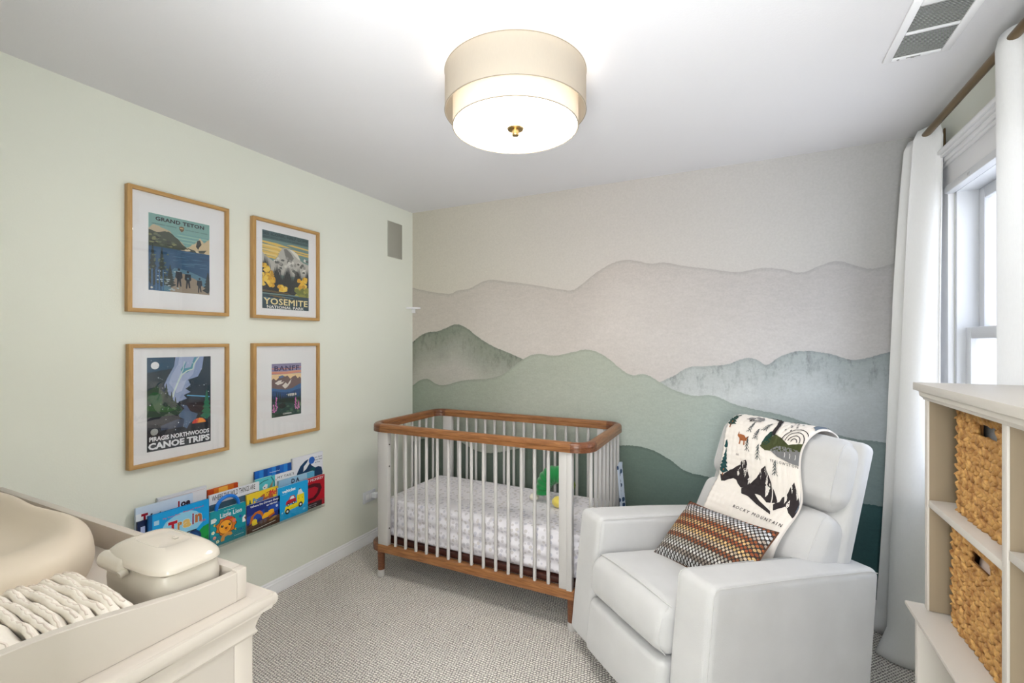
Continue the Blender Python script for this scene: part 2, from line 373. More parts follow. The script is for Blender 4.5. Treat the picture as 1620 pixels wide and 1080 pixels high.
def mural_mat():
    m, b, t = base('watercolour_mountain_wallpaper', (190, 185, 180), 0.9, 0.2)
    tc = t.n('TexCoord'); sx = t.n('SeparateXYZ'); t.link(tc.outputs['Object'], sx.inputs[0])
    X, Z = sx.outputs[0], sx.outputs[2]; W = XR - XL
    xn = t.math('MULTIPLY', t.math('SUBTRACT', X, XL), 1 / W); zn = t.math('MULTIPLY', Z, 1 / H)
    fine = t.n('TexNoise'); fine.inputs['Scale'].default_value = 90; fine.inputs['Detail'].default_value = 5; t.link(tc.outputs['Object'], fine.inputs[0])
    mp = t.n('Mapping'); mp.inputs['Rotation'].default_value = (0, R(-24), 0); mp.inputs['Scale'].default_value = (11, 1, 26); t.link(tc.outputs['Object'], mp.inputs[0])
    streak = t.n('TexNoise'); streak.inputs['Scale'].default_value = 2.2; streak.inputs['Detail'].default_value = 7; streak.inputs['Roughness'].default_value = 0.7; t.link(mp.outputs[0], streak.inputs[0])
    big = t.n('TexNoise'); big.inputs['Scale'].default_value = 2.5; big.inputs['Detail'].default_value = 4; t.link(tc.outputs['Object'], big.inputs[0])
    mp2 = t.n('Mapping'); mp2.inputs['Scale'].default_value = (22, 1, 9); t.link(tc.outputs['Object'], mp2.inputs[0])
    drip = t.n('TexNoise'); drip.inputs['Scale'].default_value = 1.0; drip.inputs['Detail'].default_value = 5; drip.inputs['Roughness'].default_value = 0.75; t.link(mp2.outputs[0], drip.inputs[0])
    def across(stops):
        r = t.n('ValToRGB'); els = r.color_ramp.elements
        els[0].position, els[0].color = stops[0][0], lin(stops[0][1]); els[1].position, els[1].color = stops[-1][0], lin(stops[-1][1])
        for p, c in stops[1:-1]:
            q = els.new(p); q.color = lin(c)
        t.link(xn, r.inputs[0]); return r.outputs[0]
    col = across([(0, (196, 191, 177)), (0.5, (192, 186, 180)), (1, (180, 180, 180))])
    jit = t.math('MULTIPLY', t.math('SUBTRACT', fine.outputs[0], 0.5), 0.006)
    def layer(col, key, top, bot, rng, dripamt=0.0, edge=0.10, smax=0.8):
        fc = t.n('FloatCurve'); cm = fc.mapping; cv = cm.curves[0]
        P = [((x - XL) / W, z / H) for x, z in RIDGES[key]]
        P = [(min(max(x, 0), 1), z) for x, z in P]
        cv.points[0].location = P[0]; cv.points[1].location = P[-1]
        for p in P[1:-1]: cv.points.new(*p)
        cm.extend = 'HORIZONTAL'; cm.update(); t.link(xn, fc.inputs[1])
        depth = t.math('MULTIPLY', t.math('ADD', t.math('SUBTRACT', fc.outputs[0], zn), jit), H)       # metres below the ridge
        mask = t.n('MapRange'); mask.inputs[1].default_value = -0.0015; mask.inputs[2].default_value = 0.0015; t.link(depth, mask.inputs[0])
        if key in ('left', 'right'):
            lim = t.math('LESS_THAN', X, -0.95) if key == 'left' else t.math('GREATER_THAN', X, -0.88)
            mk = t.math('MULTIPLY', mask.outputs[0], lim)
        else: mk = mask.outputs[0]
        g = t.n('MapRange'); g.inputs[1].default_value = 0; g.inputs[2].default_value = rng; g.inputs[3].default_value = 0; g.inputs[4].default_value = smax
        t.link(t.math('ADD', depth, t.math('MULTIPLY', t.math('SUBTRACT', big.outputs[0], 0.5), rng * 0.9)), g.inputs[0])
        body = t.mix(g.outputs[0], across(top), across(bot))
        st = t.n('MapRange'); st.inputs[1].default_value = 0.3; st.inputs[2].default_value = 0.7; st.inputs[3].default_value = 0.945; st.inputs[4].default_value = 1.05; t.link(streak.outputs[0], st.inputs[0])
        vm = t.n('VectorMath', operation='SCALE'); t.link(body, vm.inputs[0]); t.link(st.outputs[0], vm.inputs[3]); body = vm.outputs[0]
        # the painted outline where the wash dried, and pigment spots below it
        e = t.n('MapRange'); e.inputs[1].default_value = 0; e.inputs[2].default_value = 0.022; e.inputs[3].default_value = 1 - edge * 1.6; e.inputs[4].default_value = 1; t.link(depth, e.inputs[0])
        k = e.outputs[0]
        if dripamt:
            a = t.n('MapRange'); a.inputs[1].default_value = 0.0; a.inputs[2].default_value = 0.26; a.inputs[3].default_value = 1; a.inputs[4].default_value = 0; t.link(depth, a.inputs[0])
            dd = t.n('MapRange'); dd.inputs[1].default_value = 0.50; dd.inputs[2].default_value = 0.72; dd.inputs[3].default_value = 0; dd.inputs[4].default_value = dripamt; t.link(drip.outputs[0], dd.inputs[0])
            k = t.math('MULTIPLY', k, t.math('SUBTRACT', 1.0, t.math('MULTIPLY', a.outputs[0], dd.outputs[0])))
        vm = t.n('VectorMath', operation='SCALE'); t.link(body, vm.inputs[0]); t.link(k, vm.inputs[3])
        return t.mix(mk, col, vm.outputs[0])
    col = layer(col, 'far', [(0, (182, 175, 165)), (0.5, (180, 172, 166)), (1, (172, 171, 173))], [(0, (196, 189, 180)), (0.5, (201, 194, 189)), (1, (196, 195, 197))], 0.42)
    col = layer(col, 'left', [(0, (122, 128, 115)), (0.3, (138, 143, 131)), (1, (160, 160, 150))], [(0, (182, 178, 170)), (0.35, (196, 191, 185)), (1, (196, 193, 188))], 0.32, 0.55)
    col = layer(col, 'right', [(0, (182, 184, 177)), (0.7, (170, 175, 174)), (1, (146, 157, 161))], [(0, (196, 198, 193)), (0.75, (204, 208, 209)), (1, (184, 192, 199))], 0.22, 0.6)
    col = layer(col, 'mid', [(0, (136, 146, 132)), (0.3, (164, 168, 155)), (0.5, (168, 172, 159)), (0.75, (166, 176, 170)), (1, (124, 142, 146))], [(0, (164, 168, 158)), (0.4, (180, 184, 174)), (0.6, (172, 184, 178)), (1, (124, 146, 151))], 0.55)
    col = layer(col, 'low', [(0, (98, 108, 98)), (0.5, (108, 122, 111)), (0.7, (100, 118, 112)), (1, (58, 96, 102))], [(0, (90, 102, 94)), (0.5, (102, 116, 106)), (1, (54, 98, 104))], 0.4, 0, 0.12)
    f = t.n('MapRange'); f.inputs[3].default_value = 0.90; f.inputs[4].default_value = 1.10; t.link(fine.outputs[0], f.inputs[0])
    vm = t.n('VectorMath', operation='SCALE'); t.link(col, vm.inputs[0]); t.link(f.outputs[0], vm.inputs[3]); t.link(vm.outputs[0], b.inputs['Base Color'])
    bp = t.n('Bump'); bp.inputs['Strength'].default_value = 0.35; bp.inputs['Distance'].default_value = 0.002; t.link(fine.outputs[0], bp.inputs['Height']); t.link(bp.outputs[0], b.inputs['Normal'])
    return m
struct('wall_back', MB().box(XL - 0.1, XR + 0.1, YB, YB + 0.1, 0, H), mural_mat())
# window wall: the opening of the window is left free
WY0, WY1, WZ0, WZ1 = 1.22, 2.645, 0.80, 2.075
rw = MB()
rw.box(XR, XR + 0.16, -1.3, WY0, 0, H); rw.box(XR, XR + 0.16, WY1, YB, 0, H)
rw.box(XR, XR + 0.16, WY0, WY1, 0, WZ0); rw.box(XR, XR + 0.16, WY0, WY1, WZ1, H)
struct('wall_right', rw, M_WALL)
# near wall with the open doorway the room is seen from, and the hall beyond it
nw = MB()
nw.box(XL, -0.62, YN - 0.12, YN, 0, H); nw.box(0.42, XR, YN - 0.12, YN, 0, H); nw.box(-0.62, 0.42, YN - 0.12, YN, 2.06, H)
struct('wall_near', nw, M_WALL)
struct('wall_hall', MB().box(XL, XR, -1.3, -1.2, 0, H).box(XL - 0.1, XL, -1.3, YN - 0.12, 0, H), M_WALL)

def skirting(name, pts):
    prof = [(0, 0), (0.014, 0), (0.014, 0.047), (0.011, 0.052), (0.011, 0.060), (0.006, 0.066), (0.006, 0.074), (0.002, 0.079), (0, 0.079)]
    struct(name, MB().sweep(pts, prof), M_TRIM)
skirting('baseboard_left', [(XL, YN, 0), (XL, YB, 0)])
skirting('baseboard_back', [(XL + 0.014, YB, 0), (XR, YB, 0)])
skirting('baseboard_right', [(XR, YB - 0.014, 0), (XR, YN, 0)])

# window: casing, crown, sashes, glass
M_VINYL = mat('white_vinyl', (218, 220, 224), 0.3, 0.0)
win = struct('window_1', MB().box(XR + 0.002, XR + 0.15, WY0, WY0 + 0.022, WZ0, WZ1).box(XR + 0.002, XR + 0.15, WY1 - 0.022, WY1, WZ0, WZ1)
       .box(XR + 0.002, XR + 0.15, WY0, WY1, WZ1 - 0.022, WZ1).box(XR + 0.002, XR + 0.15, WY0, WY1, WZ0, WZ0 + 0.03), M_VINYL)
def sash(name, x, z0, z1, st=0.048):
    y0, y1 = WY0 + 0.022, WY1 - 0.022
    m = MB(); m.box(x, x + 0.032, y0, y0 + st, z0, z1, 0.004); m.box(x, x + 0.032, y1 - st, y1, z0, z1, 0.004)
    m.box(x + 0.001, x + 0.031, y0 + st, y1 - st, z0, z0 + st, 0.004); m.box(x + 0.001, x + 0.031, y0 + st, y1 - st, z1 - st, z1, 0.004)
    o = m.obj(name, M_VINYL, win)
    MB().box(x + 0.012, x + 0.016, y0 + st, y1 - st, z0 + st, z1 - st).obj('pane', clear('window_glass'), o)
    return o
sash('sash', XR + 0.072, 1.43, WZ1 - 0.022)
lo = sash('sash', XR + 0.030, WZ0 + 0.03, 1.475)
cs = MB()
cs.box(XR - 0.022, XR, WY1 - 0.004, WY1 + 0.085, WZ0 - 0.06, WZ1 + 0.02, 0.004).box(XR - 0.028, XR, WY1 + 0.075, WY1 + 0.092, WZ0 - 0.06, WZ1 + 0.02, 0.004)
cs.box(XR - 0.022, XR, WY0 - 0.085, WY0 + 0.004, WZ0 - 0.06, WZ1 + 0.02, 0.004)
struct('trim_1', cs, M_TRIM)
cr = MB(); y0, y1 = WY0 - 0.10, WY1 + 0.10
cr.box(XR - 0.022, XR, y0, y1, 2.085, 2.175, 0.002); cr.box(XR - 0.030, XR, y0 - .01, y1 + .01, 2.175, 2.190, 0.004)
cr.box(XR - 0.036, XR, y0 - .015, y1 + .015, 2.190, 2.212, 0.006); cr.box(XR - 0.046, XR, y0 - .025, y1 + .025, 2.212, 2.224, 0.004); cr.box(XR - 0.055, XR, y0 - .03, y1 + .03, 2.224, 2.243, 0.004)
struct('trim_2', cr, M_TRIM)
struct('trim_3', MB().box(XR - 0.05, XR + 0.03, y0, y1, WZ0 - 0.025, WZ0 + 0.004, 0.006).box(XR - 0.018, XR, y0 + .01, y1 - .01, WZ0 - 0.10, WZ0 - 0.025, 0.003), M_TRIM)
sh = thing('window_shade', 'white head rail of a raised shade across the top of the window', 'window shade', (XR, (WY0 + WY1) / 2, 2.085))
hw = (WY1 - WY0) / 2 - 0.004
MB().box(-0.034, -0.0005, -hw, hw, -0.034, -0.002, 0.004).obj('head_rail', M_VINYL, sh)
for yy in (0.10, 0.45): MB().box(-0.036, -0.034, yy, yy + 0.025, -0.026, -0.016).obj('bracket_cover', mat('grey_plastic', (188, 190, 194), 0.4), sh)
# neighbouring house seen through the glass
nb = thing('neighbouring_house', 'pale lavender grey sided house seen through the window glass', 'house', (4.4, 11.0, 0))
m_sid, b_, t_ = base('lap_siding', (100, 97, 100), 0.8)
tc = t_.n('TexCoord'); sx = t_.n('SeparateXYZ'); t_.link(tc.outputs['Object'], sx.inputs[0])
fz = t_.math('FRACT', t_.math('MULTIPLY', sx.outputs[2], 6.5)); t_.link(t_.mix(t_.math('GREATER_THAN', fz, 0.93), lin((100, 97, 100)), lin((78, 76, 78))), b_.inputs['Base Color'])
MB().box(-4.6, 4.6, -3.6, 3.6, -3, 4.6).obj('siding_wall', m_sid, nb)
m_ = MB(); 
for s in (-1, 1):
    m_.merge(rounded_box_bm(5.4, 7.6, 0.12, 0), Matrix.Translation((s * 2.35, 0, 5.65)) @ Matrix.Rotation(R(s * 26), 4, 'Y'))
m_.obj('roof', mat('roof_shingle', (92, 90, 92), 0.9, 0.2, 12), nb)
for yy in (-2.2, 0.2, 2.2):
    f = MB().box(-4.64, -4.58, yy - 0.5, yy + 0.5, 0.9, 2.3, 0.01).obj('window', M_TRIM, nb)
    MB().box(-4.66, -4.635, yy - 0.42, yy + 0.42, 0.98, 2.22).obj('pane', mat('dark_glass', (70, 80, 92), 0.1), f)

# ------------------------------------------------------------------ ceiling things
lamp = thing('ceiling_lamp', 'white two-tier drum shade ceiling lamp, lit, hung on the ceiling', 'ceiling lamp', (LAMP[0], LAMP[1], H))
M_SHADE = cloth_trans('lamp_shade_fabric', (211, 203, 190), 0.50, emit=0.04)
M_SHADE2 = cloth_trans('inner_lamp_shade_fabric', (240, 232, 218), 0.35, emit=0.05)
M_BRASS = mat('brass', (176, 150, 104), 0.3, 0.05, 40, metal=1.0)
M_RIM = mat('shade_rim', (150, 138, 120), 0.6)
MB().lathe([(0.001, -0.001), (0.07, -0.001), (0.07, -0.018), (0.06, -0.024), (0.001, -0.024)]).obj('canopy', M_BRASS, lamp)
MB().tube([(0, 0, -0.02), (0, 0, -0.20)], 0.008).obj('stem', M_BRASS, lamp)
OR, IR = 0.2596, 0.231; T0, T1, T2 = -0.043, -0.183, -0.236
o = MB().lathe([(OR, T0), (OR, T1), (OR - 0.003, T1), (OR - 0.003, T0), (OR, T0)], seg=96).obj('outer_shade', M_SHADE, lamp)
rt = MB()
for z in (T0, T1): rt.tube([(OR * math.cos(a), OR * math.sin(a), z) for a in [2 * math.pi * i / 96 for i in range(96)]], 0.0016, 6, closed=True)
rt.obj('shade_rim', M_RIM, o)
o = MB().lathe([(IR, T0 - 0.03), (IR, T2), (IR - 0.003, T2), (IR - 0.003, T0 - 0.03), (IR, T0 - 0.03)], seg=96).obj('inner_shade', M_SHADE2, lamp)
MB().tube([(IR * math.cos(a), IR * math.sin(a), T2) for a in [2 * math.pi * i / 96 for i in range(96)]], 0.002, 6, closed=True).obj('shade_rim', M_RIM, o)
MB().lathe([(0.012, T2 + 0.001), (IR - 0.004, T2 + 0.001)], seg=96, mi=0).lathe([(0.012, T2 + 0.004), (IR - 0.004, T2 + 0.004), (IR - 0.004, T2 + 0.0012), (0.012, T2 + 0.0012)], seg=96, mi=1).obj('diffuser', [cloth_trans('lamp_diffuser', (252, 250, 246), 0.0, emit=17.0), mat('diffuser_back', (240, 236, 228), 0.8, 0)], lamp)
MB().lathe([(0.001, T2 + 0.001), (0.0305, T2 + 0.001), (0.032, T2 - 0.002), (0.029, T2 - 0.006), (0.013, T2 - 0.008), (0.013, T2 - 0.018), (0.015, T2 - 0.022), (0.013, T2 - 0.027), (0.001, T2 - 0.027)], seg=32).obj('finial', M_BRASS, lamp)
ar = MB()
for a in range(3):
    ang = a * 2.094 + 1; ar.tube([(0.008 * math.cos(ang), 0.008 * math.sin(ang), -0.075), (IR * math.cos(ang), IR * math.sin(ang), -0.075)], 0.002, 5)
ar.obj('spider_arm', M_BRASS, lamp)

vent = thing('ceiling_vent', 'white louvered air register in the ceiling near the window', 'air vent', (0.5605, 1.965, H))
vx, vy = 0.095, 0.175
f = MB()
f.box(-vx, -0.069, -vy, vy, -0.008, 0, 0.003).box(0.069, vx, -vy, vy, -0.008, 0, 0.003).box(-0.069, 0.069, 0.157, vy, -0.008, 0, 0.003).box(-0.069, 0.069, -vy, -0.14, -0.008, 0, 0.003)
f.box(-0.069, 0.069, 0.001, 0.012, -0.008, 0, 0.002).obj('frame', M_TRIM, vent)
MB().box(-0.07, 0.07, -0.145, 0.16, -0.0015, -0.0005).obj('duct_backing', mat('dark_duct', (96, 96, 94), 0.8), vent)
for y0, y1, ang in ((0.014, 0.156, 38), (-0.138, -0.001, 38)):
    l = MB(); n = 17
    for i in range(n):
        y = y0 + (y1 - y0) * (i + 0.5) / n; l.box(-0.0685, 0.0685, y - 0.0030, y + 0.0030, -0.0055, -0.0047, rot=Matrix.Rotation(R(ang), 4, 'X'))
    l.obj('louvers', mat('louver_metal', (206, 208, 206), 0.5), vent)
MB().box(-0.028, 0.012, 0.161, 0.164, -0.0105, -0.008).box(-0.015, -0.005, 0.160, 0.166, -0.012, -0.008, 0.001).obj('lever', mat('lever_grey', (150, 150, 150), 0.4), vent)
MB().lathe([(0.001, -0.0095), (0.004, -0.0095), (0.004, -0.008)], (-0.05, 0.166, 0), 12).obj('screw', mat('lever_grey', (150, 150, 150), 0.4), vent)

# ------------------------------------------------------------------ small fittings on the walls
sp = thing('wall_speaker', 'flat grey-green in-wall speaker grille high beside the back corner', 'speaker', (XL, 2.7845, 2.181))
MB().box(0, 0.004, -0.0815, 0.0815, -0.1335, 0.1335, 0.0015).obj('frame', mat('grille_frame', (176, 176, 164), 0.7), sp)
MB().box(0.0035, 0.0052, -0.078, 0.078, -0.130, 0.130, 0.001).obj('grille', mat('grille', (166, 164, 153), 0.8, 0.05, 900, 0.4, 1200), sp)
b = MB(); P = [(0, 0)] + [(0.078 * math.cos(R(a)), -0.078 * math.sin(R(a))) for a in range(0, 91, 10)]
for z in (0,): 
    lo_ = [b.bm.verts.new((x, y, 0)) for x, y in P]; hi_ = [b.bm.verts.new((x, y, 0.012)) for x, y in P]
    b.bm.faces.new(lo_); b.bm.faces.new(hi_[::-1])
    for i in range(len(P)): b.bm.faces.new((lo_[i], lo_[(i + 1) % len(P)], hi_[(i + 1) % len(P)], hi_[i]))
cs_ = thing('corner_shelf', 'tiny white quarter-round shelf in the back left corner', 'shelf', (XL, YB, 1.673))
b.obj('board', M_TRIM, cs_)
MB().box(0.0, 0.03, -0.012, 0.0, -0.03, 0.0, 0.003).obj('bracket', M_TRIM, cs_)
ol = thing('wall_outlet', 'white wall outlet plate beside the crib, above the baseboard', 'outlet', (XL, 2.51, 0.328))
MB().box(0, 0.006, -0.060, 0.060, -0.040, 0.040, 0.003).obj('plate', M_VINYL, ol)
MB().box(0.005, 0.008, -0.035, -0.003, -0.018, 0.018, 0.001).box(0.005, 0.008, 0.003, 0.035, -0.018, 0.018, 0.001).obj('socket', M_TRIM, ol)
ad = thing('plug_adapter', 'small white plug-in adapter in the outlet behind the crib post', 'adapter', (XL + 0.008, 2.545, 0.330))
MB().box(0, 0.045, -0.022, 0.022, -0.018, 0.018, 0.006).obj('body', M_VINYL, ad)

# ------------------------------------------------------------------ curtains and rod
M_BRZ = mat('aged_brass', (122, 102, 74), 0.35, 0.05, 40, metal=0.9)
rod = thing('curtain_rod', 'antique brass curtain rod over the window', 'curtain rod', (0.746, 1.92, 2.342))
MB().tube([(0, -0.98, 0), (0, 0.86, 0)], 0.0145, 16).obj('pole', M_BRZ, rod)
for y in (-0.9, 0.83):
    MB().box(0.072, 0.079, y - 0.016, y + 0.016, -0.075, 0.03, 0.003).box(-0.004, 0.075, y - 0.006, y + 0.006, -0.026, -0.014, 0.002).obj('bracket', M_BRZ, rod)
for y in (-0.99, 0.87): MB().lathe([(0.001, -0.012), (0.012, -0.011), (0.018, -0.004), (0.018, 0.004), (0.012, 0.011), (0.001, 0.012)], (0, y, 0), 20).obj('finial', M_BRZ, rod)
M_CURT = cloth_trans('white_linen_curtain', (249, 249, 249), 0.22)
def curtain(name, label, y_near, y_near_b, y_far, xm_t, xm_b, at, ab, n, ph, ztop, floor=0.006):
    t_ = thing(name, label, 'curtain', (0, 0, 0))
    def fn(u, v):
        z = floor + (ztop - floor) * v
        k = (1 - v) ** 0.8
        yn = y_near + (y_near_b - y_near) * k
        a = at + (ab - at) * k
        x = xm_t + (xm_b - xm_t) * k + a * math.sin(2 * math.pi * n * u + ph + 0.5 * math.sin(3 * v + u * 5)) + 0.006 * math.sin(17 * u + 6 * v) * k
        if v > 0.985: x = xm_t + (x - xm_t) * 0.7
        y = yn + (y_far - yn) * u + 0.25 * a * math.cos(4 * math.pi * n * u)
        if v < 0.05: x -= 0.04 * (0.05 - v) / 0.05 * (0.5 + 0.5 * math.sin(9 * u))
        return Vector((x, y, z))
    o = MB().grid(fn, 150, 60).obj('panel', M_CURT, t_)
    sm = o.modifiers.new('thickness', 'SOLIDIFY'); sm.thickness = 0.0015
    hm = MB()
    for s in (0.0,): hm.tube([fn(s, v / 40) for v in range(41)], 0.0022, 6)
    hm.obj('side_hem', M_CURT, t_)
    return t_
curtain('curtain', 'long white linen curtain bunched between the mural and the window', 2.640, 2.53, 2.955, 0.752, 0.668, 0.038, 0.075, 2.25, 1.3, 2.372)
curtain('curtain', 'white linen curtain hanging behind the bookcase at the right edge', 2.11, 2.10, 1.02, 0.754, 0.773, 0.032, 0.024, 5.5, 1.0, 2.372)

# ------------------------------------------------------------------ framed posters on the left wall
M_OAK = wood('oak_frame', (196, 156, 98), (178, 136, 80), 1, 0.4)
M_OAKZ = wood('oak_frame_upright', (196, 156, 98), (178, 136, 80), 2, 0.4)
M_MAT = mat('mat_board', (240, 240, 243), 0.9, 0.0)
def frame(label, y0, y1, z0, z1, art, px0, px1, pz0, pz1):
    t = thing('framed_poster', label, 'framed picture', (XL, (y0 + y1) / 2, (z0 + z1) / 2), group='framed travel posters on the green wall')
    a, b = (y1 - y0) / 2, (z1 - z0) / 2; w_, d = 0.0165, 0.030
    ringbox(0.001, d, a, b, w_, 0.0008).obj('frame', [M_OAK, M_OAKZ], t)
    MB().box(0.002, 0.015, -a + w_, a - w_, -b + w_, b - w_).obj('mat_board', M_MAT, t)
    art.build('print', t, M=wallM(0.0153, px0 - (y0 + y1) / 2, pz0 - (z0 + z1) / 2), dz=0.00012)
    MB().box(0.0205, 0.0225, -a + w_, a - w_, -b + w_, b - w_).obj('glass', clear('picture_glass', ior=1.5, boost=1.15), t)
random.seed(11)
# 1 lake and range
A = Art(0.262, 0.341); cN = (38, 44, 48)
A.rect((124, 168, 162), 0, 0, 1, 1)
for i in range(7): A.rect((150, 190, 176) if i % 2 else (112, 160, 160), 0.30 + 0.03 * i, 0.66 + i * 0.022, 0.98, 0.672 + i * 0.022, i == 0)
A.ridge((186, 170, 140), [(0, .80), (.08, .86), (.2, .84), (.33, .80), (.45, .72), (.6, .62), (1, .62)], .5, .012, 3)
A.ridge((206, 186, 150), [(.55, .60), (.66, .66), (.76, .72), (.83, .79), (.9, .72), (.95, .76), (1, .80)], .52, .014, 3)
A.poly((60, 62, 58), [(.78, .74), (.83, .76), (.86, .70), (.82, .66), (.80, .62), (.76, .66)]); A.poly((70, 74, 66), [(.62, .62), (.75, .60), (.95, .63), (.9, .58), (.6, .57)], False)
A.ridge((66, 74, 60), [(0, .78), (.12, .76), (.25, .80), (.33, .79), (.45, .72), (.55, .65), (.66, .57)], .5, .008, 3)
for i in range(26): A.poly(random.choice([(128, 132, 92), (44, 50, 46), (98, 106, 84)]), blob(random.uniform(.02, .48), random.uniform(.60, .74), .035, .014, 7, .4, i), i == 0)
for i in range(10): A.poly((214, 200, 170), blob(random.uniform(.52, .98), random.uniform(.56, .60), .03, .012, 7, .4, 50 + i), i == 0)
A.rect((44, 84, 120), 0, 0, 1, .575)
for i in range(34): y = random.uniform(.36, .56); x = random.uniform(.3, .85); A.stroke(random.choice([(92, 134, 160), (30, 62, 96), (70, 112, 142)]), [(x, y), (x + random.uniform(.06, .22), y + .004)], .0016, i == 0)
A.ridge((86, 128, 150), [(.2, .10), (.4, .33), (.6, .31), (.8, .26), (1, .20)], .0, .004, 2)
A.ridge((152, 138, 122), [(.33, .02), (.42, .22), (.55, .26), (.75, .20), (.9, .10), (1, .04)], .0, .008, 3)
for x, h in ((.06, .56), (.2, .52), (.33, .30)): A.tree((38, 52, 50), x, .06, .20, h, 8, True)
for i in range(24): A.poly((106, 118, 84), blob(random.uniform(.0, .3), random.uniform(.1, .5), .018, .008, 6, .4, 80 + i), i == 0)
for i in range(20): A.poly((176, 192, 198), blob(random.uniform(.08, .48), random.uniform(.02, .3), .028, .008, 6, .4, 120 + i), i == 0)
for x in (.04, .1, .15, .21): A.rect((60, 104, 148), x, 0, x + .02, .28, x == .04)
A.tree((38, 50, 54), .97, .02, .2, .30, 6)
for x, y, s in ((.47, .08, 1.0), (.62, .07, .95), (.82, .03, .8)):
    A.disc((34, 44, 56), x, y + .23 * s, .022 * s); A.poly((34, 44, 56), [(x - .05 * s, y + .20 * s), (x + .05 * s, y + .20 * s), (x + .06 * s, y + .12 * s), (x + .03 * s, y + .10 * s), (x + .045 * s, y), (x + .02 * s, y), (x, y + .08 * s), (x - .015 * s, y - .01), (x - .035 * s, y - .01), (x - .03 * s, y + .10 * s), (x - .06 * s, y + .12 * s)], False)
A.disc((92, 132, 150), .62, .20, .016)
A.text(cN, 'GRAND TETON', .10, .915, .80, .052, .035, spacing=1.05)
A.text((60, 84, 84), 'NORTHWEST WYOMING', .05, .862, .38, .016, .01); A.text((60, 84, 84), 'NATIONAL PARK   ROCKIES', .58, .856, .38, .013, .01)
A.poly((112, 88, 52), [(.475, .89), (.515, .90), (.555, .89), (.552, .85), (.515, .82), (.478, .85)]); A.poly((196, 176, 132), [(.488, .88), (.543, .88), (.54, .865), (.49, .865)])
A.disc((214, 214, 206), .045, .035, .018)
frame('oak-framed lake and mountain poster reading GRAND TETON, upper left of the four', 1.057, 1.492, 1.542, 2.084, A, 1.140, 1.402, 1.642, 1.983)
# 2 valley in autumn
A = Art(0.303, 0.428); dk = (34, 42, 46)
A.rect((112, 142, 138), 0, 0, 1, 1); A.rect((74, 104, 108), 0, .895, 1, 1)
for i, y in enumerate((.84, .80, .775, .745, .715, .69, .66)): A.poly((226, 190, 96) if i % 2 == 0 else (236, 208, 132), [(0, y), (.3 + .05 * i, y - .02), (.62 - .06 * i, y - .01), (.3, y + .018), (0, y + .022)], i == 0)
for i, y in enumerate((.86, .80, .77)): A.poly((222, 188, 100), [(.5, y), (1, y - .02), (1, y + .0), (.62, y + .016)], i == 0)
A.poly((186, 184, 178), [(0, .56), (.0, .72), (.05, .68), (.22, .62), (.3, .66), (.36, .76), (.42, .81), (.50, .82), (.58, .815), (.66, .80), (.74, .76), (.80, .69), (.88, .66), (1, .64), (1, .45), (0, .45)])
A.poly((226, 224, 214), [(.55, .815), (.66, .80), (.75, .76), (.81, .69), (.76, .70), (.68, .74)])
A.poly((120, 120, 116), [(.44, .80), (.5, .81), (.60, .76), (.66, .70), (.60, .64), (.52, .66), (.47, .72)])
for i in range(34): A.poly(random.choice([(92, 94, 92), (216, 214, 208), (150, 148, 144)]), blob(random.uniform(.25, .97), random.uniform(.50, .70), .035, .02, 7, .45, 200 + i), i == 0)
P = []
for i in range(34): P += [(i / 34, .44 + .06 * math.sin(i * .8) + (.09 if i < 6 else 0)), ((i + .5) / 34, .53 + .05 * math.sin(i * .8) + random.uniform(0, .03) + (.09 if i < 6 else 0))]
A.poly(dk, [(0, .2)] + P + [(1, .46), (1, .2)])
for cx, cy, rx, ry, n in ((.08, .45, .15, .14, 30), (.12, .36, .15, .08, 16), (.42, .27, .12, .045, 18), (.85, .36, .13, .10, 20)):
    for i in range(n): A.poly(random.choice([(232, 184, 50), (214, 158, 36), (240, 204, 84), (196, 146, 40)]), blob(cx + random.uniform(-rx, rx) * .8, cy + random.uniform(-ry, ry) * .8, .045, .03, 8, .35, 300 + i + int(cx * 100)), i == 0)
for i in range(26): A.poly(random.choice([(140, 142, 60), (168, 164, 74), (112, 120, 52)]), blob(random.uniform(.68, 1.0), random.uniform(.17, .30), .05, .03, 8, .35, 400 + i), i == 0)
A.rect((44, 72, 84), 0, 0, 1, .185)
for i in range(16): x = random.uniform(0, .7); y = random.uniform(.12, .22); A.stroke(random.choice([(96, 130, 142), (30, 48, 58), (120, 100, 60)]), [(x, y), (x + .25, y - .01)], .004, i == 0)
A.poly((96, 80, 50), [(0, .215), (.3, .21), (.62, .20), (.5, .225), (.2, .235), (0, .24)])
A.text((28, 56, 62), 'SEE ICONIC HALF DOME', .015, .945, .97, .040, .03); A.text((30, 58, 64), 'FROM SENTINEL BRIDGE OVER THE MERCED RIVER', .03, .908, .94, .018, .012)
A.text((240, 226, 170), 'YOSEMITE', .03, .055, .94, .080, .035, spacing=1.05); A.text((236, 236, 232), 'NATIONAL PARK', .09, .006, .80, .036, .03, spacing=1.05)
frame('oak-framed poster of yellow autumn trees reading YOSEMITE, upper right of the four', 1.622, 2.057, 1.542, 2.084, A, 1.683, 1.986, 1.598, 2.026)
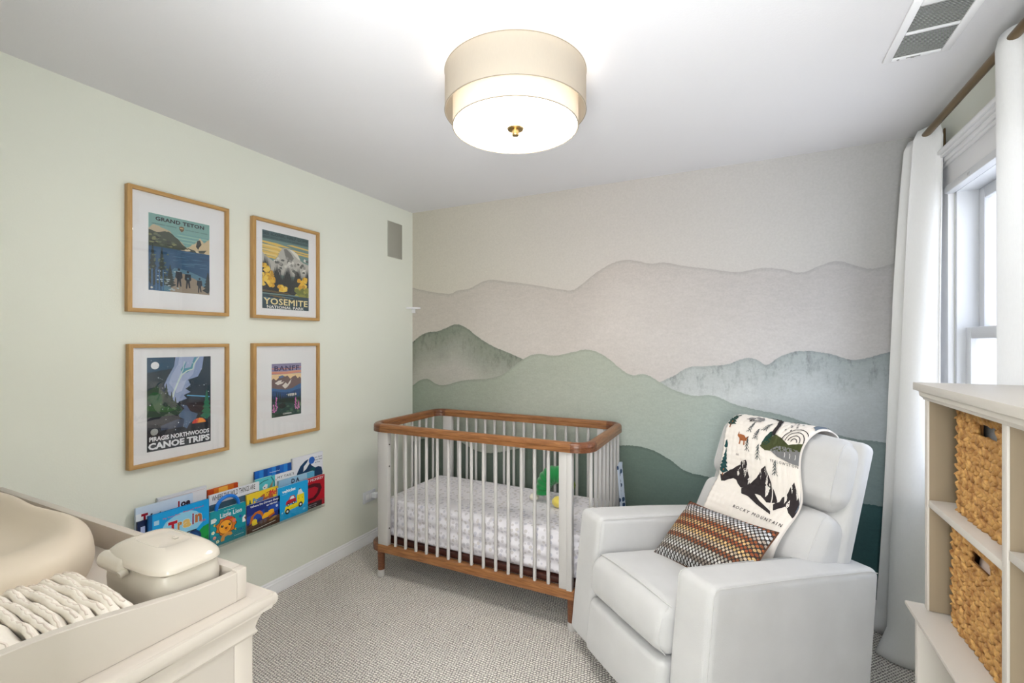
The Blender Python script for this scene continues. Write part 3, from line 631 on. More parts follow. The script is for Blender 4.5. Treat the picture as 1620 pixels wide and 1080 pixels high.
# 3 night river
A = Art(0.274, 0.415)
A.rect((20, 44, 62), 0, 0, 1, 1); A.poly((30, 74, 104), [(0, .84), (.2, .86), (.42, .88), (.40, 1), (0, 1)]); A.poly((34, 52, 62), [(0, .55), (.25, .72), (.33, .86), (0, .82)])
A.poly((142, 160, 200), [(.42, 1), (.40, .9), (.30, .78), (.25, .70), (.28, .62), (.36, .56), (.42, .49), (.60, .53), (.55, .57), (.66, .60), (.58, .64), (.66, .68), (.62, .74), (.78, .77), (.85, .86), (.88, 1)])
A.poly((170, 184, 216), [(.48, 1), (.46, .92), (.36, .80), (.32, .72), (.44, .60), (.52, .62), (.58, .72), (.70, .80), (.74, .9), (.76, 1)])
A.poly((96, 158, 180), [(.50, .86), (.60, .95), (.56, .87), (.66, .88), (.72, .99), (.76, 1), (.70, .86), (.60, .82), (.52, .82)])
A.stroke((206, 222, 214), [(.80, 1), (.72, .92), (.70, .86), (.60, .84), (.52, .80), (.46, .72), (.40, .62), (.38, .56)], .006); A.stroke((196, 214, 220), [(.56, .95), (.54, .86), (.50, .80), (.44, .70), (.38, .60)], .004)
A.poly((24, 30, 44), [(0, .36), (.35, .45), (.6, .52), (.8, .50), (1, .56), (1, .36)])
A.poly((46, 70, 52), [(0, .36), (0, .64), (.15, .70), (.28, .58), (.42, .50), (.6, .36)]); A.poly((22, 84, 44), blob(.12, .56, .11, .07, 10, .15, 4)); A.poly((50, 92, 50), [(0, .48), (.2, .52), (.36, .48), (.45, .42), (.3, .40), (.0, .44)])
for x, y, w_, h in ((.28, .46, .14, .26), (.36, .44, .10, .18), (.42, .44, .07, .12)): A.tree((22, 48, 40), x, y, w_, h, 6, False)
A.rect((18, 26, 40), 0, 0, 1, .36); A.poly((52, 66, 92), [(.2, .26), (.45, .31), (.62, .30), (.55, .22), (.2, .21)])
A.poly((74, 100, 134), [(.47, .36), (.56, .42), (.50, .47), (.60, .45), (.66, .38), (.78, .34), (.74, .28), (.64, .24), (.6, .19), (.54, .22), (.56, .30), (.48, .33)])
A.stroke((96, 176, 224), [(.60, .565), (.75, .55), (.98, .525)], .005)
for x, y, w_, h in ((.93, .27, .22, .34),): A.tree((28, 112, 84), x, y, w_, h, 6)
A.disc((232, 92, 44), .80, .235, .115, .055, n=24, a0=0, a1=180); A.poly((246, 150, 52), [(.78, .235), (.80, .292), (.86, .285), (.915, .235)]); A.poly((214, 56, 44), [(.685, .235), (.70, .262), (.76, .288), (.76, .235)])
A.disc((240, 242, 246), .115, .915, .06); A.disc((158, 162, 162), .105, .205, .055)
for i in range(46):
    x, y = random.uniform(.03, .97), random.uniform(.17, .98); A.disc((206, 218, 230), x, y, random.choice([.004, .005, .008]), up=(i == 0), n=8)
A.text((236, 238, 244), 'PIRAGIS NORTHWOODS', .03, .105, .94, .050, .035); A.text((236, 238, 244), 'CANOE TRIPS', .015, .018, .965, .073, .045)
frame('oak-framed night sky and tent poster reading CANOE TRIPS, lower left of the four', 1.061, 1.493, 0.867, 1.404, A, 1.134, 1.409, 0.928, 1.343)
# 4 small peaks print
A = Art(0.193, 0.299)
A.rect((226, 160, 128), 0, 0, 1, 1); A.rect((140, 134, 172), 0, .86, 1, 1)
for i, y in enumerate((.95, .90, .86, .82, .79)): A.poly((216, 140, 128) if i % 2 else (150, 140, 178), [(0, y), (.5, y - .015), (1, y + .01), (1, y + .03), (.6, y + .01), (0, y + .02)], i == 0)
A.rect((240, 208, 160), 0, .60, 1, .80)
A.poly((120, 96, 96), [(0, .5), (0, .70), (.06, .73), (.14, .69), (.24, .74), (.35, .78), (.44, .75), (.52, .77), (.62, .70), (.70, .74), (.80, .76), (.88, .70), (.94, .73), (1, .70), (1, .5)])
A.poly((232, 224, 216), [(.1, .64), (.22, .68), (.34, .69), (.30, .65), (.42, .66), (.34, .62), (.2, .60)]); A.poly((232, 224, 216), [(.34, .58), (.46, .64), (.52, .60), (.60, .66), (.66, .70), (.62, .62), (.52, .55), (.44, .52)])
A.poly((96, 120, 164), [(.22, .76), (.35, .78), (.42, .76), (.34, .73), (.24, .73)], False)
A.ridge((58, 104, 160), [(0, .55), (.2, .53), (.45, .50), (.7, .52), (.85, .57), (1, .60)], .3, .006, 2); A.ridge((38, 74, 128), [(0, .50), (.3, .46), (.6, .44), (.8, .48), (1, .50)], .3, .006, 2)
A.poly((222, 218, 212), [(.48, .41), (.62, .42), (.82, .42), (.84, .38), (.7, .365), (.56, .37)])
A.rect((34, 66, 62), 0, 0, 1, .34)
for i in range(16): x = .03 + .062 * i; A.tree((24, 54, 56), x, .26, .09, random.uniform(.10, .22), 5, i == 0)
for i in range(30): A.poly(random.choice([(70, 106, 84), (44, 80, 70), (96, 124, 96)]), blob(random.uniform(0, 1), random.uniform(.02, .26), .05, .02, 7, .4, 500 + i), i == 0)
A.poly((28, 34, 36), blob(.35, .20, .12, .05, 12, .1, 3))
for cx, cy, h in ((.15, .12, .26), (.06, .10, .14), (.80, .12, .22), (.90, .10, .15)):
    for i in range(16): A.disc(random.choice([(204, 120, 184), (226, 156, 204), (176, 96, 160)]), cx + random.uniform(-.04, .04) * (1 - i / 18), cy + h * i / 16, .022, up=(i == 0), n=7)
A.text((66, 56, 96), 'BANFF', .08, .865, .84, .092, .02, spacing=1.1); A.text((240, 240, 240), 'CANADA', .36, .03, .30, .034, .02)
frame('oak-framed small pink-sky mountain print reading BANFF, lower right of the four', 1.624, 2.058, 0.872, 1.406, A, 1.740, 1.933, 0.991, 1.290)

# ------------------------------------------------------------------ acrylic ledges and picture books
M_ACR = clear('clear_acrylic', (0.94, 0.97, 0.96), 1.45, 1.0)
ZB = 0.424
for y0, y1, lb in ((1.045, 1.550, 'clear acrylic wall ledge holding the left half of the picture books'), (1.556, 2.040, 'clear acrylic wall ledge holding the right half of the picture books')):
    t = thing('book_ledge', lb, 'wall ledge', (XL, (y0 + y1) / 2, ZB), group='clear acrylic book ledges'); h = (y1 - y0) / 2
    MB().box(0, 0.004, -h, h, -0.003, 0.10).obj('back_plate', M_ACR, t)
    MB().box(0.0, 0.094, -h, h, -0.0035, -0.0005).obj('base', M_ACR, t)
    MB().box(0.091, 0.094, -h, h, -0.001, 0.050).obj('front_lip', M_ACR, t)
ROWX = [-2.346, -2.333, -2.319, -2.304, -2.289]
def book(label, row, y0, y1, ztop, cover, art=None, th=0.011, rad=0.0, pages=True, spine=None, zb=None, dx=0):
    z0 = ZB if zb is None else zb
    x0 = ROWX[row] + dx; W, Hh = y1 - y0, ztop - z0
    t = thing('picture_book', label, 'book', (x0, y0, z0), group='picture books on the acrylic ledges')
    cm = mat('book_%d_%d_%d' % cover, cover, 0.35, 0.03)
    if rad:   # board book with rounded corners
        b = bmesh.new(); pts = []
        for cx, cz, a0 in ((W - rad, rad, -90), (W - rad, Hh - rad, 0)): pts += [(cx + rad * math.cos(R(a0 + k * 15)), cz + rad * math.sin(R(a0 + k * 15))) for k in range(7)]
        pts += [(0, Hh), (0, 0)]
        def slab(xa, xb, shrink):
            q = [(min(max(y, shrink), W - shrink) , min(max(z, shrink), Hh - shrink)) for y, z in pts]
            A_ = [b.verts.new((xa, y, z)) for y, z in q]; B_ = [b.verts.new((xb, y, z)) for y, z in q]
            b.faces.new(A_); b.faces.new(B_[::-1])
            for i in range(len(q)): b.faces.new((A_[i], A_[(i + 1) % len(q)], B_[(i + 1) % len(q)], B_[i]))
        slab(0, 0.001, 0); slab(th - 0.001, th, 0)
        MB().merge(b).obj('cover', cm, t)
        b = bmesh.new(); slab(0.001, th - 0.001, 0.0015); MB().merge(b).obj('pages', mat('page_edges', (226, 222, 212), 0.8, 0.05, 900), t)
    else:
        MB().box(0, 0.0015, 0, W, 0, Hh).box(th - 0.0015, th, 0, W, 0, Hh).box(0, th, 0, 0.0015, 0, Hh).obj('cover', cm, t)
        MB().box(0.0016, th - 0.0016, 0.002, W - 0.003, 0.003, Hh - 0.003).obj('pages', mat('page_edges', (226, 222, 212), 0.8, 0.05, 900), t)
    if art: art.build('cover_art', t, M=wallM(th + 0.0001, 0, 0), dz=0.00006, rough=0.3)
    return t
WH = (232, 234, 240)
# back row
A = Art(.214, .29); A.rect((226, 226, 232), .02, .02, .98, .98); A.rect((206, 190, 196), .05, .955, .96, .962); A.poly((40, 110, 104), [(.42, .93), (.45, .95), (.50, .945), (.53, .93), (.5, .925), (.46, .935)])
book('tall white book at the back left of the ledges, pink line along its top', 0, 1.174, 1.388, 0.715, (216, 218, 224), A)
A = Art(.154, .264); A.rect((190, 70, 28), 0, .9, 1, 1); A.rect((212, 112, 34), .2, .9, .85, 1); A.rect((236, 176, 70), .35, .905, .65, .995); A.rect((204, 84, 30), 0, 0, 1, .9)
book('orange and gold book standing behind the white wild things book', 0, 1.392, 1.546, 0.688, (196, 84, 36), A)
A = Art(.224, .294); A.rect((18, 84, 170), 0, 0, 1, 1)
for i in range(9): A.rect([(24, 100, 196), (40, 130, 214), (14, 74, 156)][i % 3], i / 9, 0, (i + 1) / 9, 1, i == 0)
A.text((220, 232, 244), 'Touch and Feel', .38, .90, .28, .022, .02)
book('deep blue book standing upright behind the white tails book', 0, 1.640, 1.864, 0.716, (20, 80, 164), A)
A = Art(.219, .31); A.rect((228, 230, 238), 0, 0, 1, 1)
A.poly((24, 58, 96), [(.12, .52), (.14, .70), (.24, .82), (.40, .90), (.52, .92), (.46, .86), (.36, .80), (.34, .70), (.44, .74), (.56, .84), (.62, .78), (.74, .72), (.84, .73), (.95, .70), (.99, .60), (.98, .50), (.12, .50)])
A.disc((40, 98, 190), .62, .88, .10); A.poly((22, 84, 90), [(.5, .62), (.6, .74), (.75, .72), (.70, .60)])
for i, s in enumerate(('Eric Carle', 'From Head', 'to Toe')): A.text((40, 52, 90), s, .72, .905 - .05 * i, .25 - (.07 if i == 2 else 0), .028, .01)
book('white book with dark blue shapes at the back right end of the ledges', 0, 1.872, 2.091, 0.735, (222, 224, 232), A)
# second row
A = Art(.118, .252); A.rect((84, 190, 204), 0, 0, 1, 1); A.stroke((26, 70, 84), [(.15, .88), (.4, .93), (.65, .94)], .004); A.stroke((30, 120, 140), [(.8, .98), (.95, .86), (.98, .72)], .007); A.poly(WH, [(.35, .80), (.5, .86), (.62, .84), (.6, .76), (.42, .74)]); A.poly((150, 132, 112), [(.62, .72), (.9, .90), (.86, .76)]); A.disc((30, 60, 70), .46, .79, .03)
book('turquoise board book with rounded corner, just left of the tails book', 1, 1.632, 1.746, 0.677, (76, 180, 196), Art(.114, .252) if False else A, rad=0.02)
A = Art(.130, .249); A.rect((226, 228, 234), 0, 0, 1, 1); A.text((46, 50, 66), "MY TAIL'S", .12, .90, .82, .055, .006, spacing=1.1); A.disc((214, 160, 160), .04, .90, .03)
book("white book with thin lettering reading MY TAIL'S, second row from the wall", 1, 1.750, 1.882, 0.673, (222, 222, 228), A)
# third row
A = Art(.231, .281); A.rect((196, 214, 236), 0, 0, 1, 1); A.rect((222, 230, 240), 0, 0, .12, .9); A.text((150, 18, 42), 'T', .09, .73, .11, .16, .05); A.text((40, 14, 32), 'iptoe', .24, .745, .40, .115, .045); A.text((150, 18, 42), 'J', .70, .79, .05, .14, .04); A.text((40, 14, 32), 'oe', .77, .82, .18, .085, .045)
book('pale blue book reading Tiptoe Joe, behind the train book', 2, 1.078, 1.309, 0.704, (190, 204, 222), A)
A = Art(.261, .246); A.rect((222, 224, 232), 0, 0, 1, 1); A.text((34, 36, 42), 'WHERE THE WILD THINGS ARE', .05, .865, .86, .105, .006, rise=0.0)
A.rect((72, 100, 120), .0, 0, 1, .80); A.poly((120, 96, 44), [(.75, .4), (.8, .80), (.98, .80), (1, .4)])
book('white book reading WHERE THE WILD THINGS ARE, behind the little lion book', 2, 1.384, 1.645, 0.668, (214, 216, 222), A)
A = Art(.242, .214); A.rect((150, 192, 220), 0, 0, 1, 1); A.rect((88, 166, 204), .78, 0, 1, 1); A.text((26, 40, 70), 'D A', .34, .84, .22, .12, .04)
book('pale blue book half hidden behind the vehicles and red books', 2, 1.762, 2.002, 0.638, (150, 186, 210), A)
# fourth row
A = Art(.14, .223); A.rect((16, 36, 78), 0, 0, 1, 1); A.rect((176, 190, 230), .08, .70, .20, .90)
book('small navy book with a pale label, leftmost behind the train book', 3, 1.078, 1.218, 0.648, (16, 34, 74), A)
A = Art(.181, .194); A.rect((236, 206, 50), 0, 0, 1, 1); A.poly((176, 92, 44), [(.25, .6), (.35, .82), (.5, .9), (.75, .95), (.85, .75), (.9, .5), (.6, .6)]); A.poly((232, 204, 176), [(.35, .6), (.45, .72), (.7, .76), (.8, .6)])
for s, x, w_, c, y in (('A', .06, .09, (26, 96, 80), .70), ('Potty', .19, .34, (36, 132, 204), .71), ('for', .56, .15, (240, 200, 40), .80), ('Me!', .74, .22, (214, 60, 60), .80)): A.text(c, s, x, y, w_, .16, .045, rise=.006)
book('yellow book reading A Potty for Me, behind the digger book', 3, 1.564, 1.747, 0.619, (230, 200, 60), A)
A = Art(.217, .181); A.rect((186, 18, 38), 0, 0, 1, 1); A.text((232, 226, 232), 'GRUMPY MONKEY', .06, .875, .90, .085, .012)
A.poly((70, 12, 24), [(.22, .30), (.20, .62), (.32, .78), (.62, .80), (.84, .74), (.90, .58), (.82, .40), (.68, .26), (.4, .24)]); A.poly((176, 22, 44), [(.28, .34), (.28, .58), (.42, .68), (.66, .68), (.78, .60), (.74, .46), (.6, .34)])
A.rect((40, 14, 24), 0, 0, .9, .18); A.text((220, 214, 218), 'Suzanne Lang', .42, .09, .30, .035, .01); A.text((220, 214, 218), 'Max Lang', .42, .035, .28, .03, .01)
book('red board book with rounded corners reading MONKEY, right end of the ledges', 3, 1.850, 2.067, 0.605, (196, 22, 44), A, rad=0.014)
# front row
A = Art(.252, .241); A.rect((8, 158, 226), 0, 0, 1, 1); A.poly((142, 206, 236), blob(.55, .66, .34, .24, 22, .06, 9)); A.poly((142, 206, 236), blob(.34, .52, .16, .16, 16, .06, 10), False)
A.poly((20, 150, 70), [(1, .52), (.9, .50), (.80, .42), (.6, .34), (0, .30), (0, 0), (1, 0)]); A.poly((14, 126, 56), [(1, .30), (.8, .24), (.5, .2), (0, .18), (0, 0), (1, 0)])
A.rect((170, 214, 240), .08, .80, .16, .88)
A.text((206, 92, 150), 'My Very First', .22, .855, .28, .035, .012, rise=.004); A.text((206, 92, 150), 'Shaped Board', .54, .875, .36, .035, .012, rise=.004)
for s, x, w_, h, c, y in (('T', .30, .15, .23, (178, 22, 48), .55), ('r', .45, .08, .16, (188, 130, 70), .57), ('a', .54, .14, .16, (226, 190, 110), .585), ('i', .70, .03, .22, (122, 22, 84), .60), ('n', .75, .12, .16, (176, 112, 66), .62)):
    A.text((226, 232, 240), s, x - .006, y - .006, w_ + .012, h + .012, .06); A.text(c, s, x, y, w_, h, .05)
A.text((206, 92, 150), 'Book', .84, .60, .10, .045, .012)
A.disc((20, 56, 108), .72, .34, .14); A.disc((28, 76, 136), .72, .34, .10); A.disc((16, 40, 84), .72, .34, .06); A.rect((30, 34, 44), .60, .48, .78, .50); A.poly((40, 50, 60), [(.50, .40), (.56, .48), (.60, .42), (.56, .36)])
t = book('bright blue book reading Train, leftmost in the front row', 4, 1.112, 1.365, 0.665, (10, 140, 210), A)
MB().box(0.0, 0.0112, -0.0006, 0.014, 0, 0.241).obj('spine', mat('spine_blue', (12, 92, 158), 0.35), t)
A = Art(.179, .174); A.rect((10, 146, 162), 0, 0, 1, 1); A.rect((6, 124, 142), 0, 0, 1, .30); A.text(WH, 'A Tale For', .38, .90, .30, .028, .012)
A.text(WH, 'Little Lion', .27, .735, .62, .13, .022, rise=.004)
A.poly((222, 230, 226), [(.03, .78), (.14, .79), (.19, .73), (.14, .67), (.03, .66)])
A.poly((60, 34, 20), [(.44 + (.285 + .025 * math.cos(9 * R(a))) * math.cos(R(a)), .48 + (.25 + .022 * math.cos(9 * R(a))) * math.sin(R(a))) for a in range(0, 360, 6)])
A.poly((214, 118, 40), [(.44 + (.265 + .025 * math.cos(9 * R(a))) * math.cos(R(a)), .48 + (.232 + .022 * math.cos(9 * R(a))) * math.sin(R(a))) for a in range(0, 360, 6)])
A.poly((206, 64, 52), [(.34, .68), (.44, .72), (.62, .70), (.60, .63), (.4, .63)]); A.disc((222, 120, 110), .67, .56, .05)
A.disc((60, 34, 20), .42, .46, .195); A.disc((244, 168, 50), .42, .46, .18); A.disc((228, 140, 40), .45, .40, .06)
for x in (.33, .54): A.disc((30, 20, 16), x, .50, .036); A.disc((240, 240, 240), x + .008, .515, .01)
A.poly((70, 36, 20), [(.39, .44), (.48, .44), (.44, .38)])
A.poly((222, 150, 66), [(.28, .14), (.34, .26), (.46, .29), (.58, .27), (.62, .20), (.56, .17), (.48, .20), (.40, .18), (.38, .08), (.30, .08)])
for x, y, c in ((.08, .40, (236, 240, 220)), (.12, .25, (232, 150, 160)), (.2, .12, (236, 240, 220))):
    for k in range(5): A.disc(c, x + .028 * math.cos(k * 1.257), y + .028 * math.sin(k * 1.257), .020, up=(k == 0))
    A.disc((226, 188, 60), x, y, .016)
for x, y in ((.12, .60), (.70, .30)): A.disc((222, 184, 60), x, y, .03); A.disc((60, 60, 70), x + .02, y, .012)
A.disc((36, 86, 170), .84, .62, .04); A.disc((36, 86, 170), .86, .24, .03); A.poly((230, 232, 234), [(.90, .56), (.96, .62), (1, .60), (1, .42), (.9, .42)]); A.poly((120, 50, 40), [(.95, .54), (1, .56), (1, .46)])
A.text(WH, 'Campbell Books', .66, .10, .28, .03, .01)
t = book('teal board book with a smiling lion and a round blue handle', 4, 1.369, 1.549, 0.598, (8, 128, 146), A, rad=0.010)
MB().tube([(0.0055, .089 + .056 * math.cos(R(a)), .170 + .056 * math.sin(R(a))) for a in range(0, 181, 9)], 0.0085, 10).obj('handle', mat('blue_plastic', (20, 120, 220), 0.3), t)
A = Art(.192, .146); A.rect((22, 44, 124), 0, 0, 1, 1); A.poly((30, 74, 170), [(0, .36), (1, .5), (1, .8), (.6, .7), (0, .6)]); A.rect((70, 44, 36), 0, 0, 1, .30); A.poly((96, 60, 44), [(0, .22), (.3, .3), (.6, .32), (1, .30), (1, .2), (.5, .18), (0, .14)])
A.text(WH, 'Where Do Diggers Sleep', .10, .855, .86, .090, .035, rise=.004); A.text(WH, 'at Night?', .58, .745, .34, .085, .035, rise=.003)
A.poly((190, 104, 34), [(.08, .30), (.12, .56), (.24, .68), (.38, .70), (.46, .60), (.52, .40), (.46, .40), (.40, .54), (.30, .62), (.20, .54), (.18, .34)]); A.poly((226, 196, 50), blob(.22, .32, .09, .12, 10, .25, 21))
A.poly((236, 180, 40), [(.44, .42), (.52, .54), (.72, .60), (.80, .58), (.82, .44), (.64, .36), (.46, .34)]); A.poly((196, 92, 30), [(.62, .38), (.82, .46), (.84, .40), (.66, .32)]); A.rect((26, 56, 120), .52, .54, .64, .72)
for x in (.42, .54): A.disc((104, 90, 96), x, .26, .05)
A.poly((176, 132, 70), [(.64, .22), (.84, .32), (.92, .28), (.72, .18)]); A.disc((200, 216, 240), .90, .66, .038); A.stroke((236, 228, 220), [(.16, .06), (.5, .09), (.86, .13)], .0028)
book('dark blue board book of a digger at night, between lion and vehicles', 4, 1.554, 1.745, 0.570, (24, 44, 112), A, rad=0.008)
A = Art(.196, .185); A.rect((16, 162, 226), 0, 0, 1, 1); A.text((240, 246, 250), 'vehicles', .13, .80, .44, .10, .03); A.stroke((170, 214, 236), [(.13, .76), (.3, .765)], .0012)
A.poly((240, 222, 30), [(.20, .22), (.24, .38), (.62, .40), (.62, .62), (.66, .66), (.86, .64), (.88, .36), (.84, .28), (.6, .26)])
A.poly((210, 224, 232), [(.64, .62), (.67, .76), (.76, .78), (.84, .62)]); A.disc((60, 60, 66), .71, .79, .02); A.poly((186, 22, 44), [(.24, .42), (.26, .52), (.34, .56), (.40, .66), (.52, .66), (.58, .54), (.60, .44)]); A.poly((222, 232, 238), [(.37, .56), (.42, .64), (.50, .64), (.54, .56)])
for x, y, r_ in ((.33, .41, .045), (.50, .43, .045), (.30, .22, .075), (.74, .30, .075)): A.disc((28, 28, 34), x, y, r_); A.disc((232, 236, 238), x, y, r_ * .45)
for i in range(7): A.poly((190, 170, 20), [(.38 + .04 * i, .27), (.395 + .04 * i, .27), (.405 + .04 * i, .31), (.39 + .04 * i, .31)], i == 0)
for x in (.68, .80): A.disc((40, 40, 40), x, .50, .012)
A.poly((200, 230, 240), [(.10, .22), (.16, .26), (.14, .20)]); A.rect((110, 200, 236), .82, .10, .90, .16)
book('sky blue board book reading vehicles, rightmost in the front row', 4, 1.735, 1.932, 0.610, (14, 148, 210), A, rad=0.012)

# ------------------------------------------------------------------ crib
M_SLAT = mat('white_lacquer', (196, 193, 191), 0.35, 0.01)
WN = [wood('walnut_x', (158, 108, 66), (122, 78, 44), 0, 0.32), wood('walnut_y', (152, 102, 62), (116, 72, 42), 1, 0.32), wood('walnut_corner', (126, 78, 50), (94, 56, 36), 0, 0.3)]
CX0, CX1, CY0, CY1 = -2.045, -0.640, 2.160, 2.895       # outer faces of the top rail
cxm, cym = (CX0 + CX1) / 2, (CY0 + CY1) / 2
crib = thing('crib', 'white slatted baby crib with rounded walnut top rail and short walnut legs', 'crib', (cxm, cym, 0))
hx, hy = (CX1 - CX0) / 2, (CY1 - CY0) / 2
def arc_pts(cx, cy, r, a0, a1, z, n=10): return [(cx + r * math.cos(R(a0 + (a1 - a0) * i / n)), cy + r * math.sin(R(a0 + (a1 - a0) * i / n)), z) for i in range(n + 1)]
def rail_set(ax, ay, rad, z, prof, nm):
    cr_ = [(ax - rad, -ay + rad, -90, 0), (ax - rad, ay - rad, 0, 90), (-ax + rad, ay - rad, 90, 180), (-ax + rad, -ay + rad, 180, 270)]
    for cx, cy, a0, a1 in cr_:
        MB().sweep(arc_pts(cx, cy, rad, a0, a1, z), prof).obj(nm + '_corner', WN[2], crib, ang=50)
    for p, q, m in (((-ax + rad, -ay), (ax - rad, -ay), 0), ((ax, -ay + rad), (ax, ay - rad), 1), ((ax - rad, ay), (-ax + rad, ay), 0), ((-ax, ay - rad), (-ax, -ay + rad), 1)):
        MB().sweep([(p[0], p[1], z), (q[0], q[1], z)], prof).obj(nm + '_side', WN[m], crib, ang=50)
tp = [(0, 0.003), (0.003, 0), (0, 0.019), (-0.002, 0.0205), (-0.002, 0.0225), (0, 0.024), (-0.001, 0.036), (-0.006, 0.043), (-0.014, 0.047), (-0.024, 0.048), (-0.034, 0.047), (-0.042, 0.043), (-0.047, 0.036), (-0.048, 0.024), (-0.046, 0.022), (-0.048, 0.019), (-0.048, 0.0), (-0.024, -0.002)]
tp = tp[2:] + [(0, 0)]
rail_set(hx, hy, 0.105, 0.874, tp, 'top_rail')
bp_ = [(0, 0), (0, 0.038), (-0.004, 0.042), (-0.040, 0.042), (-0.044, 0.038), (-0.044, 0), (-0.040, -0.003), (-0.004, -0.003)]
rail_set(hx - 0.004, hy - 0.004, 0.085, 0.158, bp_, 'base_rail')
ZS0, ZS1 = 0.20, 0.874
yf = -hy + 0.026
def slat(x, y): MB().tube([(x, y, ZS0 - 0.006), (x, y, ZS0 + 0.004), (x, y, ZS1)], [0.0085, 0.0092, 0.0092], 12).obj('slat', M_SLAT, crib)
def post(x, y, wx, wy):
    MB().box(x - wx / 2, x + wx / 2, y - wy / 2, y + wy / 2, ZS0 - 0.012, ZS1, 0.003).obj('post', M_SLAT, crib)
px_l, px_r = -1.975 - cxm, None
for sy in (-1, 1):
    y = sy * (hy - 0.026)
    post(-1.925 - cxm, y, 0.074, 0.032); post(-0.7875 - cxm, y, 0.040, 0.030); post(-0.7525 - cxm, y + 0.003 * sy, 0.029, 0.034)
    for i in range(14): slat(-1.8405 - cxm + (i) * (1.8405 - 0.868) / 13, y)
    for x in (-1.950, -0.745):
        lg = MB().tube([(x - cxm, y, 0.158), (x - cxm, y, 0.04)], [0.0225, 0.0205], 24).obj('leg', WN[2], crib)
        MB().tube([(x - cxm, y, 0.045), (x - cxm, y, 0.006), (x - cxm, y, 0.001)], [0.0220, 0.0215, 0.018], 24).obj('foot_cap', M_SLAT, lg)
n = 8
for sx_ in (-1, 1):
    for i in range(n): slat(sx_ * (hx - 0.026), -hy + 0.085 + (2 * hy - 0.17) * i / (n - 1))
for z in (0.80, 0.67, 0.30): MB().box(-1.8885 - cxm, -1.8865 - cxm, yf - 0.004, yf + 0.004, z - 0.004, z + 0.004).obj('bolt', mat('dark_bolt', (50, 48, 46), 0.4, metal=0.8), crib)
MB().box(-hx + 0.055, hx - 0.055, -hy + 0.055, hy - 0.055, 0.196, 0.226, 0.004).obj('mattress_base', wood('dark_walnut', (74, 34, 20), (52, 22, 14), 0, 0.5), crib)
m_sheet, b_, t_ = base('leaf_print_sheet', (236, 232, 232), 0.9, 0.1)
tc = t_.n('TexCoord'); mp = t_.n('Mapping'); mp.inputs['Scale'].default_value = (1, 1, 1); t_.link(tc.outputs['Object'], mp.inputs[0])
vo = t_.n('TexVoronoi'); vo.inputs['Scale'].default_value = 38; vo.inputs['Randomness'].default_value = 0.75; t_.link(mp.outputs[0], vo.inputs[0])
wv = t_.n('TexWave'); wv.inputs['Scale'].default_value = 90; wv.inputs['Distortion'].default_value = 2; t_.link(tc.outputs['Object'], wv.inputs[0])
dot = t_.math('LESS_THAN', vo.outputs['Distance'], 0.36)
f = t_.math('MULTIPLY', dot, t_.math('ADD', t_.math('MULTIPLY', wv.outputs[0], 0.5), 0.35))
sc_ = t_.n('SeparateColor'); t_.link(vo.outputs['Color'], sc_.inputs[0])
pc = t_.mix(sc_.outputs[0], lin((178, 178, 194)), lin((186, 178, 170)))
t_.link(t_.mix(f, lin((222, 219, 224)), pc), b_.inputs['Base Color'])
mt = thing('crib_mattress', 'crib mattress in a white sheet printed with small grey leaves', 'mattress', (cxm, cym, 0.227))
def wr(q, p):
    if abs(p.y) > 0.9 or abs(p.x) > 0.9:
        k = 0.004 * math.sin(q.x * 37 + 5 * math.sin(q.x * 9)) * (1 - abs(p.z)) + 0.005 * math.sin(q.z * 90 + q.x * 6)
        q.y += k * (1 if p.y > 0 else -1) * (abs(p.y) > 0.9); q.x += k * (1 if p.x > 0 else -1) * (abs(p.x) > 0.9)
    q.z += 0.003 * noise.noise(q * 6)
    return q
MB().soft(2 * hx - 0.125, 2 * hy - 0.125, 0.222, 0.030, (0, 0, 0.006), 44, Matrix.Translation((0, 0, 0.112)), fn=wr).obj('fitted_sheet', m_sheet, mt, ang=80)
# green ribbed plush in the far right corner
pl = thing('plush_toy', 'green ribbed plush toy lying in the back right corner of the crib', 'plush toy', (-1.005, 2.60, 0.459))
M_GP = mat('green_plush', (24, 128, 62), 0.95, 0.12, 60, 0.5, 300, sheen=0.4); M_YP = mat('yellow_plush', (226, 204, 96), 0.95, 0.08, 60, 0.4, 300, sheen=0.4)
bd = MB(); pts = []; rad = []
for i in range(41):
    a = i / 40; th_ = R(185 - 150 * a); pts.append((0.085 * math.cos(th_) + 0.02, 0.02 * a, 0.03 + 0.115 * math.sin(th_) * (1 if a < .6 else 1) + 0.02)); rad.append((0.036 + 0.016 * math.sin(math.pi * a)) * (1 + 0.07 * math.sin(a * 60)))
bd.tube(pts, rad, 18).obj('body', M_GP, pl, ang=80)
MB().soft(0.075, 0.06, 0.055, 0.026, (0.004,) * 3, 8, Matrix.Translation((0.062, -0.058, 0.030))).obj('foot', M_YP, pl, ang=80)
MB().soft(0.05, 0.045, 0.032, 0.015, (0.003,) * 3, 6, Matrix.Translation((-0.115, -0.01, 0.020))).obj('paw', mat('cream_plush', (226, 222, 206), 0.95, 0.05, 60, 0.4, 300), pl, ang=80)
MB().soft(0.05, 0.06, 0.06, 0.028, (0.003,) * 3, 6, Matrix.Translation((0.105, 0.01, 0.115))).obj('head', mat('olive_plush', (92, 112, 40), 0.95, 0.1, 60, 0.4, 300), pl, ang=80)
